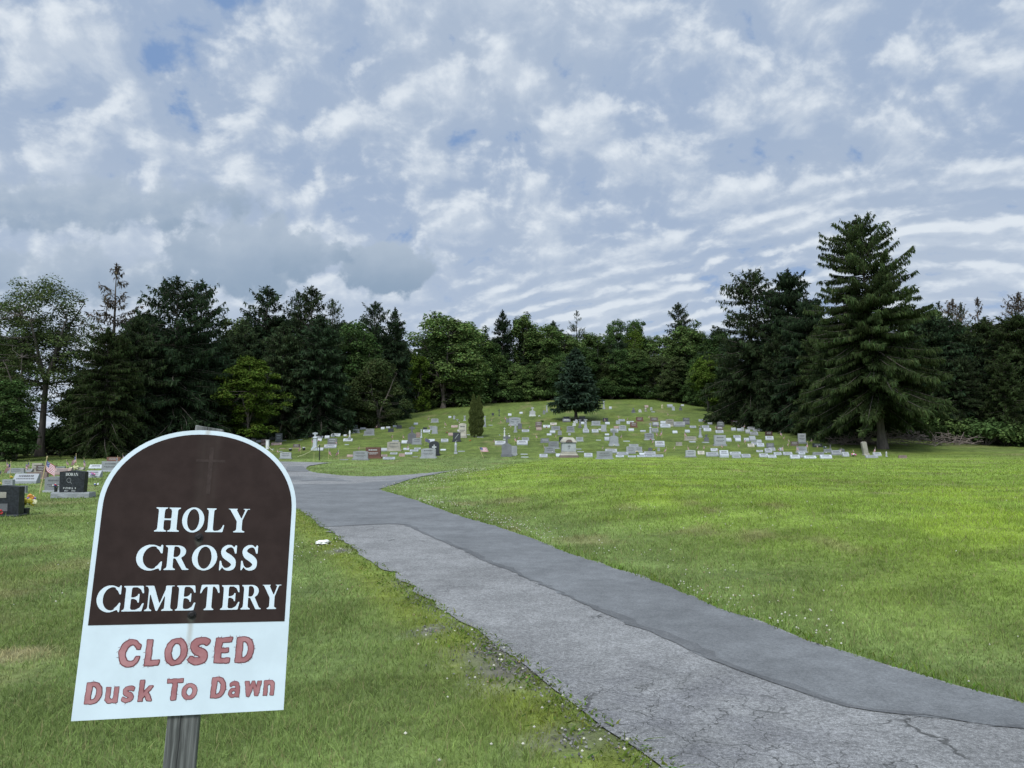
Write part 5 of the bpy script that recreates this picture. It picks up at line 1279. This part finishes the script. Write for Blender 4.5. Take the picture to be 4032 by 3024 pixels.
for ch in '1947 - 2001':
    if ch != ' ': it.append((ch, X0 * k, (X0 + 14) * k, 116 * k, 142 * k))
    X0 += 18
link('inscription', text_mesh('inscription', it, SER, -.1015, 10), M['pale_letters'], o)
M['grey_line'] = plain('grey_carving', (.22, .23, .23), .7)
V, F = [], []
for i in range(24):
    for r_ in (34, 40): a = 2 * math.pi * i / 24; V.append(((-56 + r_ * .95 * math.cos(a)) * k, -.1015, (312 + r_ * 1.05 * math.sin(a)) * k))
for i in range(24): F.append([2 * i, (2 * i + 1), (2 * i + 3) % 48, (2 * i + 2) % 48])
b0 = len(V); V += [(p * k, -.1015, q * k) for p, q in ((-28, 276), (-22, 280), (0, 250), (-6, 246))]; F.append([b0, b0 + 1, b0 + 2, b0 + 3])
pymesh('carved_emblem', V, F, M['grey_line'], o)
ITEMS.append([1275 / s, 1960, o['label'], o, ''])
# --- black stone cut by the left border
x, y, z, k = at_px(80 / s, 1700 + 1470 / s); k /= s
o = empty('headstone', (x, y, z - .01), .06); tag(o, 'large black headstone with a grey plaque cut by the left border', 'headstone', 'gravestones left of the sign')
bm = bmesh.new(); prism(bm, [(-330 * k, 40 * k), (275 * k, 40 * k), (275 * k, 520 * k), (0, 545 * k), (-330 * k, 520 * k)], -.11, .11); bmobj('tablet', bm, m_, o, None, .01)
bm = bmesh.new(); box(bm, -370 * k, 300 * k, -.19, .19, -.1, 39.5 * k); bmobj('base', bm, G['k'], o, None, .01)
bm = bmesh.new(); box(bm, -110 * k, 90 * k, -.117, -.111, 100 * k, 230 * k); bmobj('plaque', bm, G['d'], o)
bm = bmesh.new(); box(bm, -80 * k, 60 * k, -.116, -.111, 330 * k, 430 * k); bmobj('portrait_panel', bm, G['t'], o)
ITEMS.append([40 / s, 2030, o['label'], o, ''])
BLK = (x, y, z, k)
# --- flags
def flag_mat():
    m, t, b = newmat('flag_cloth'); b.inputs['Roughness'].default_value = .85
    u = t.nodes.new('ShaderNodeUVMap'); x, y, z = sep(t, N(t, u.outputs[0]))
    st = (y * 6.5).frac().gt(.5); c = mixc(t, st, (.38, .055, .075), (.66, .64, .66))
    can = x.lt(.42) * y.gt(.46); star = voronoi(t, vec(t, x * 14, y * 14, 0), 1.0).step(.30, .22)
    c = mixc(t, can, c, mixc(t, star, (.055, .075, .19), (.6, .6, .65))); setc(t, b, c); return m
M['flag'] = flag_mat(); M['stick'] = plain('flag_stick', (.52, .42, .22), .6); M['darkflag'] = plain('dark_cloth', (.10, .10, .17), .85)
def cloth(name, kind, seed):
    """unit flag: hoist height .42, hanging from (0,0,1)"""
    r = random.Random(seed); nu, nv = 9, 7; V, F, U = [], [], []; ph = r.uniform(0, 6)
    for i in range(nu):
        for j in range(nv):
            u, v = i / (nu - 1), j / (nv - 1)
            if kind == 'fly': x_, z_ = u * .62, .95 - (1 - v) * .40 - u * .20 - .05 * u * u; y_ = .05 * math.sin(u * 7 + ph + v)
            else:
                x_ = u * .30 * (1 - .35 * v) + .05 * math.sin(u * 9 + ph) * u; z_ = .95 - (1 - v) * .40 - u * .36 * (.75 + .3 * v); y_ = .075 * math.sin(u * 11 + ph + v * 1.4) * (.35 + u)
            V.append((x_, y_, z_)); U.append((u, v))
    for i in range(nu - 1):
        for j in range(nv - 1): a = i * nv + j; F.append([a, a + nv, a + nv + 1, a + 1])
    me = bpy.data.meshes.new(name); me.from_pydata(V, [], F); uv = me.uv_layers.new(name='UVMap')
    for l in me.loops: uv.data[l.index].uv = U[l.vertex_index]
    me.shade_smooth(); return me
CL = [cloth('flag_cloth', 'hang', i) for i in range(4)] + [cloth('flag_cloth', 'fly', 7)]
bm = bmesh.new(); tube(bm, [(0, 0, -.10), (0, 0, 1.0)], .012, 6); lathe(bm, [(.004, .995), (.022, 1.01), (.016, 1.03), (.003, 1.05)], 6); STICK = bpy.data.meshes.new('stick'); bm.to_mesh(STICK); bm.free(); STICK.materials.append(M['stick'])
nf = 0
def flag(px, py, h_src, tilt=0.0, cl=None, flip=None, own=None, mat='flag', pos=None, cs=1.0):
    global nf
    x, y, z, k = at_px(px, py) if pos is None else pos; h = h_src * k; o = empty('grave_flag', (x, y, z), rnd.uniform(-.5, .5)); nf += 1
    fl = (nf % 2 == 0) if flip is None else flip
    o.scale = (-h if fl else h, h, h); o.rotation_euler.y = tilt; 
    link('stick', STICK, None, o); me = CL[nf % 4 if cl is None else cl]; c = link('flag_cloth', me, None, o); c.scale = (cs,) * 3; c.location = (0, 0, .95 * (1 - cs))
    if not me.materials: me.materials.append(M['flag'])
    c.material_slots[0].link = 'OBJECT'; c.material_slots[0].material = M[mat]
    tag(o, None, 'flag', 'small flags on the graves'); ITEMS.append([px, py, own, o, 'small striped flag' if mat == 'flag' else 'small dark flag']); return o
FLAGS = {'A': "517 805 890;865 765 880;1265 815 950;1415 820 945;1020 655 770;655 600 662;420 590 632;365 625 682;960 485 532;1040 478 522;1370 680 762;1560 460 522;1775 460 490;1970 470 512;1525 590 642;1715 765 832;340 628 690",
 'B': "175 600 672;315 600 678;400 745 832;690 450 508;697 340 402;928 415 492;1145 405 447;1795 330 412;1610 370 422;1730 400 442;1650 660 722;1935 630 742;2010 620 682;1875 450 512",
 'C': "135 480 516;228 600 677;518 595 657;340 750 832;1195 765 828;1540 780 842;1470 600 667;1968 560 652;2050 540 662;1415 330 372;1870 335 372;2130 280 332;1430 475 522;1985 465 512;2105 785 892;1215 380 412;1935 665 747;1605 420 472;1560 380 402",
 'D': "350 560 667;205 765 832;395 765 852;550 755 828;620 760 824;645 765 826;885 740 812;845 790 857;1130 730 800;1240 660 742;1740 555 642;1805 615 682;1855 660 722;1860 715 782;1710 790 852;1785 760 862;1970 760 862;2150 715 852;2190 670 712;1225 450 522;800 470 522",
 'E': "355 660 722;430 745 802;785 795 882;950 815 872;1280 790 902", 'L': "105 520 694;170 555 805;440 550 724;515 530 694;1155 505 644;1330 420 668;1445 485 668;2045 450 645;2140 405 545"}
for blk, txt in FLAGS.items():
    ox, oy, s_ = BL[blk]
    for e in txt.split(';'):
        u, v0, v1 = map(float, e.split()); flag(ox + u / s_, oy + v1 / s_, max(16, (v1 - v0) / s_ * 1.12), rnd.gauss(0, .06))
flag(1500 + 1487 / S2, 1550 + 932 / S2, 46, -.40, 4, False, 'flag on a strongly tilted stick, alone right of the columnar evergreen')
flag(1500 + 637 / S2, 1550 + 757 / S2, 32, .02, 4, False, 'small dark flag on a stick behind the black arched headstone', 'darkflag')
s = 2212 / 500
flag(686 / s, 1700 + 1085 / s, 146, .22, 4, False, 'tallest striped flag on a slanting stick left of the black lettered headstone', cs=.62)
flag(1215 / s, 1700 + 690 / s, 26, .5, 1, False, 'drooping dark flag on a tilted stick behind the black lettered headstone', 'darkflag')
flag(20 / s, 1700 + 800 / s, 34, 0, 0, True, 'purple-tinged flag at the left border', 'darkflag')
# --- flowers
PET = {}
def petal(c):
    if c not in PET: PET[c] = plain('petals', c, .6, .2, 60)
    return PET[c]
M['leaf'] = plain('flower_leaves', (.03, .07, .02), .7, .3, 40)
def bouquet(px, py, w_src, cols, own=None, rise=0.0, vase=None, desc='flower bouquet', h_=.8):
    x, y, z, k = at_px(px, py); w = w_src * k; o = empty('flower_bouquet', (x, y - .05, z + rise * k)); r = random.Random(int(px * 7 + py))
    zb = 0
    if vase:
        bm = bmesh.new(); lathe(bm, [(vase[0] * k * .36, -.05), (vase[0] * k * .5, vase[1] * k), (vase[0] * k * .42, vase[1] * k * .98)], 10); bmobj('vase', bm, G['k'] if len(vase) < 3 else M[vase[2]], o); zb = vase[1] * k
    bm = bmesh.new()
    for i in range(16):
        a = r.uniform(0, 6.28); q = w * .42 * r.uniform(.1, 1); c = Vector((q * math.cos(a), q * .7 * math.sin(a), zb + w * h_ * r.uniform(.05, .5))); t = Vector((r.gauss(0, 1), r.gauss(0, 1), r.gauss(.3, 1))).normalized() * w * .16; n_ = t.cross(Vector((r.gauss(0, 1), r.gauss(0, 1), r.gauss(0, 1)))).normalized() * w * .07
        bm.faces.new([bm.verts.new(c - t), bm.verts.new(c + n_), bm.verts.new(c + t), bm.verts.new(c - n_)])
    bmobj('leaves', bm, M['leaf'], o)
    for ci, col in enumerate(cols):
        bm = bmesh.new()
        for i in range(max(3, 11 // len(cols))):
            a = r.uniform(0, 6.28); q = w * .40 * math.sqrt(r.uniform(0, 1)); rr = w * r.uniform(.10, .15)
            res = bmesh.ops.create_icosphere(bm, subdivisions=1, radius=rr); c = Vector((q * math.cos(a), q * .7 * math.sin(a), zb + w * h_ * (.25 + .55 * r.uniform(0, 1) * (1 - (q / (w * .5)) ** 2 * .6))))
            for v in res['verts']: v.co = v.co * r.uniform(.75, 1.2) * (Vector((1, 1, .8)) if False else 1) + c
        bmobj('blossoms', bm, petal(col), o)
    tag(o, None, 'flowers', 'flowers left at the graves'); ITEMS.append([px, py, own, o, desc]); return o
YE, RE, WH, OR, PI_, PU, BU, PY = (.62, .50, .05), (.42, .03, .03), (.68, .68, .66), (.60, .25, .04), (.55, .14, .32), (.25, .14, .42), (.06, .10, .32), (.62, .60, .34)
S_ = lambda b, u, v: (BL[b][0] + u / BL[b][2], BL[b][1] + v / BL[b][2])
bouquet(*S_('L', 478, 1440), 84, (YE, YE, OR, PU, PY), 'large yellow and orange bouquet in a dark vase beside the black border headstone', 0, (26, 26), h_=.75)
bouquet(*S_('L', 25, 1490), 34, (RE,), 'red flowers in front of the black border headstone', 8)
bouquet(*S_('L', 15, 960), 22, (YE, WH), 'yellow and white flowers above the black border headstone', 6)
bouquet(*S_('L', 215, 812), 18, (OR, YE), 'orange flowers at the left end of the long pale marker')
bouquet(*S_('L', 1615, 800), 24, (PI_, PI_, PU), 'pink and purple flowers right of the black lettered headstone', 6)
bouquet(*S_('L', 1685, 935), 24, (WH, BU, WH), 'white and blue posy lying on the grass right of the black lettered headstone', 0, h_=.5)
bouquet(*S_('L', 985, 1075), 30, (WH, BU, RE), 'red, white and blue posy in a holder left of the black lettered headstone', 0, (13, 24), h_=.6)
bouquet(*S_('L', 1310, 672), 40, (PY, PY), 'pale yellow flowers behind the black lettered headstone', 2, h_=.5)
for b, u, v, w, cols, d in (('A', 97, 640, 11, (YE,), 'yellow flowers'), ('A', 1125, 692, 8, (RE,), 'red flowers'), ('A', 865, 575, 6, (WH,), 'white flowers'), ('B', 957, 575, 10, (OR, PI_), 'orange and pink flowers'), ('B', 700, 588, 7, (WH,), 'white flowers'),
    ('B', 1295, 692, 9, (RE, OR), 'red flowers'), ('B', 1105, 698, 8, (WH,), 'white flowers'), ('B', 925, 500, 6, (WH,), 'white flowers'), ('B', 125, 425, 8, (WH,), 'white flowers'), ('B', 70, 408, 6, (PY,), 'pale flowers'), ('B', 1720, 615, 8, (WH, (.2, .4, .3)), 'white flowers'),
    ('B', 1850, 595, 7, (WH,), 'white flowers'), ('B', 1865, 632, 12, (WH,), 'white flowers'), ('B', 187, 440, 8, (WH, (.3, .3, .3)), 'white flowers'), ('C', 272, 338, 10, (WH,), 'white flowers'), ('C', 450, 262, 7, (WH,), 'white flowers'), ('C', 375, 498, 8, (RE,), 'red flowers'), ('C', 472, 465, 9, (PI_, WH), 'pink flowers'),
    ('C', 578, 525, 9, (RE,), 'red flowers'), ('C', 1355, 760, 10, (PY, WH), 'pale flowers'), ('C', 1884, 674, 9, (RE,), 'red flowers'), ('C', 1960, 474, 14, (PU, PI_), 'purple flowers'), ('C', 455, 862, 19, ((.03, .03, .04), WH), 'dark and white flowers'), ('C', 355, 700, 10, (WH, (.04, .04, .05)), 'white and dark flowers'),
    ('C', 1685, 855, 11, (YE, PY), 'yellow flowers'), ('C', 1940, 828, 11, (OR, YE), 'orange flowers'), ('C', 2018, 765, 10, ((.05, .05, .07), WH), 'dark flowers'), ('C', 940, 292, 14, ((.03, .03, .03), WH), 'black and white flowers'), ('C', 990, 280, 7, (WH,), 'white flowers'), ('D', 630, 412, 6, (RE,), 'red flowers'),
    ('D', 277, 750, 9, (WH, (.04, .03, .03)), 'white flowers'), ('D', 1110, 890, 10, (RE, WH), 'red flowers'), ('E', 545, 798, 16, (BU, WH, (.03, .03, .04)), 'blue and white flowers'), ('E', 375, 745, 12, ((.03, .04, .03),), 'dark flowers'), ('E', 955, 912, 24, (WH, PI_, OR), 'heap of white and pink flowers'), ('E', 560, 860, 6, (WH,), 'white flowers')):
    bouquet(*S_(b, u, v), w, cols, None, 0, desc=d)
x, y, z, k = at_px(*S_('D', 875, 480))
bouquet(*S_('D', 570, 634), 8, (PY, YE), 'pale flowers on the tall grey column headstone', 42, desc=''); bouquet(*S_('D', 876, 480), 13, ((.015, .012, .012),), 'black flowers on top of the dark round-topped stone', 20, desc='')
# --- black planters, posts and chain
for u, v, w, h, lb in ((712, 835, 45, 42, 'black planter urn with white rim, nearer the sign'), (908, 822, 45, 46, 'black planter urn with white rim, beside the chain')):
    x, y, z, k = at_px(*S_('A', u, v)); k /= S2; o = empty('planter_urn', (x, y, z)); tag(o, lb, 'planter', 'black planters by the chain')
    bm = bmesh.new(); lathe(bm, [(w * .36 * k, -.05), (w * .46 * k, h * .5 * k), (w * .5 * k, h * .84 * k)], 12); bmobj('bowl', bm, G['k'], o, None, 0, True)
    bm = bmesh.new(); lathe(bm, [(w * .5 * k, h * .845 * k), (w * .52 * k, h * .93 * k), (w * .44 * k, h * k)], 12); bmobj('rim', bm, G['n'], o)
x0, y0_, z0, k0 = at_px(*S_('A', 380, 805)); bm = bmesh.new(); box(bm, -.13, .13, -.13, .13, -.2, 125 / S2 * k0); box(bm, -.16, .16, -.16, .16, 125.2 / S2 * k0, 133 / S2 * k0); tag(bmobj('chain_post', bm, plain('white_paint', (.62, .63, .62), .5, .06, 6), None, (x0, y0_, z0), .01), 'white square post holding the near end of the sagging chain', 'post')
x1, y1, z1, k1 = at_px(*S_('A', 1135, 968)); bm = bmesh.new(); tube(bm, [(0, 0, -.2), (-.01, 0, 226 / S2 * k1)], .042, 8); tag(bmobj('chain_post', bm, plain('black_paint', (.012, .014, .012), .5), None, (x1, y1, z1)), 'thin black metal post holding the far end of the sagging chain', 'post')
a = Vector((x0 + .05, y0_ - .15, z0 + 48 / S2 * k0)); b = Vector((x1 - .02, y1, z1 + 224 / S2 * k1)); bm = bmesh.new(); pts = [a.lerp(b, i / 24) - Vector((0, 0, 1.02 * 4 * (i / 24) * (1 - i / 24))) for i in range(25)]; tube(bm, pts, .026, 5)
tag(bmobj('plastic_chain', bm, plain('yellowed_plastic', (.50, .50, .30), .5), None, None, 0, True), 'pale yellow plastic chain sagging between a white post and a black post', 'chain')
for u, v0, v1 in ((1052, 850, 990),):
    x, y, z, k = at_px(*S_('A', u, v1)); bm = bmesh.new(); tube(bm, [(0, 0, -.1), (.01, 0, (v1 - v0) / S2 * k)], .016, 6); tag(bmobj('marker_stake', bm, plain('tan_stake', (.35, .33, .14), .7), None, (x, y, z)), 'thin yellowish stake beside the black chain post at the drive', 'stake')
# --- litter on the verge, brush heap by the right wood
x, y, z = hit(1272, 2142); g_ = np.random.default_rng(3); bm = bmesh.new(); bmesh.ops.create_icosphere(bm, subdivisions=3, radius=1)
for v in bm.verts: q = .65 + .7 * float(vnoise(v.co.x * 2.2 + 9, v.co.y * 2.2 + v.co.z * 3.1, 12)); v.co = Vector((v.co.x * .10 * q, v.co.y * .13 * q, max(-.01, v.co.z * .045 * q)))
tag(bmobj('crumpled_paper', bm, plain('paper', (.70, .70, .66), .8, .08, 20), None, (x, y, z + .02)), 'crumpled white paper lying on the verge beside the drive', 'litter')
x, y, z = hit(3100 + 1700 / S2, 1550 + 742 / S2); bm = bmesh.new(); r = random.Random(8)
for i in range(260):
    c = Vector((r.uniform(-6.5, 6.5), r.uniform(-1.2, 1.2), 0)); c.z = max(0.05, (1.5 - abs(c.x) * .14) * r.uniform(0, 1)); d = Vector((r.gauss(0, 1), r.gauss(0, .5), r.gauss(0, .28))).normalized() * r.uniform(.4, 1.3); tube(bm, [c - d, c + Vector((0, 0, r.uniform(-.1, .15))), c + d], [.03, .025, .008], 4)
tag(bmobj('brush_heap', bm, bark('dead_wood', (.16, .13, .11)), None, (x, y, z)), 'long heap of dead brown branches under the right spruces', 'brush heap')
# ------------------------------------------------------------------ labels: every stone, flag and posy told by its nearest landmark
LM = [(it[0], it[1], it[2], it[3]) for it in ITEMS if it[2]]
SHORT = {'broad grey headstone beside the red granite block': None}
lmk = [(2240, 1799, 'the capped pedestal monument'), (1549, 1802, 'the red granite block'), (1551, 1775, 'the beige front headstone'), (1710, 1791, 'the black arched headstone'), (1874, 1722, 'the columnar evergreen'), (1995, 1797, 'the dark block with black cross'), (2268, 1650, 'the lone spruce'), (2417, 1755, 'the tall cross-topped grey headstone'),
       (2556, 1731, 'the heart-shaped stone'), (2835, 1755, 'the broad named grey headstone'), (2719, 1733, 'the beige boulder-like marker'), (2757, 1722, 'the column with flowers on top'), (3157, 1745, 'the framed pale headstone'), (3416, 1793, 'the leaning pale stone'), (1375, 1734, 'the white robed statue'), (1240, 1772, 'the pale pillar with spread base'),
       (2096, 1637, 'the white cross-topped headstone'), (1966, 1637, 'the black crucifix'), (2380, 1807, 'the wide bluish front headstone'), (288, 1958, 'the black lettered headstone'), (103, 1904, 'the long pale left marker'), (40, 2030, 'the black border headstone'), (1098, 1739, 'the tall dark far-left block'), (2026, 1674, 'the broad round-shouldered monument'),
       (2850, 1680, 'the stone with black flowers'), (2638, 1677, 'the weathered beige slope headstone'), (1125, 1806, 'the sagging chain')]
ORD = ['', 'second ', 'third ', 'fourth ', 'fifth ', 'sixth ', 'seventh ', 'eighth ', 'ninth ', 'tenth ', 'eleventh ', 'twelfth ']
pool = {}
for it in ITEMS:
    if it[2]: it[3]['label'] = it[2]; continue
    px, py = it[0], it[1]; best = min(lmk, key=lambda l: math.hypot(l[0] - px, (l[1] - py) * 2.0)); dx, dy = px - best[0], (py - best[1]) * 2.0
    d = ('right of' if dx > 0 else 'left of') if abs(dx) > abs(dy) else ('in front of' if dy > 0 else 'behind')
    pool.setdefault((it[4], d, best[2]), []).append((math.hypot(dx, dy), it[3]))
for (ds, d, lm), L_ in pool.items():
    L_.sort(key=lambda q: q[0])
    for i, (_, o) in enumerate(L_):
        o['label'] = f"{ds} {d} {lm}" if len(L_) == 1 else f"{ORD[i]}nearest {ds} {d} {lm}"
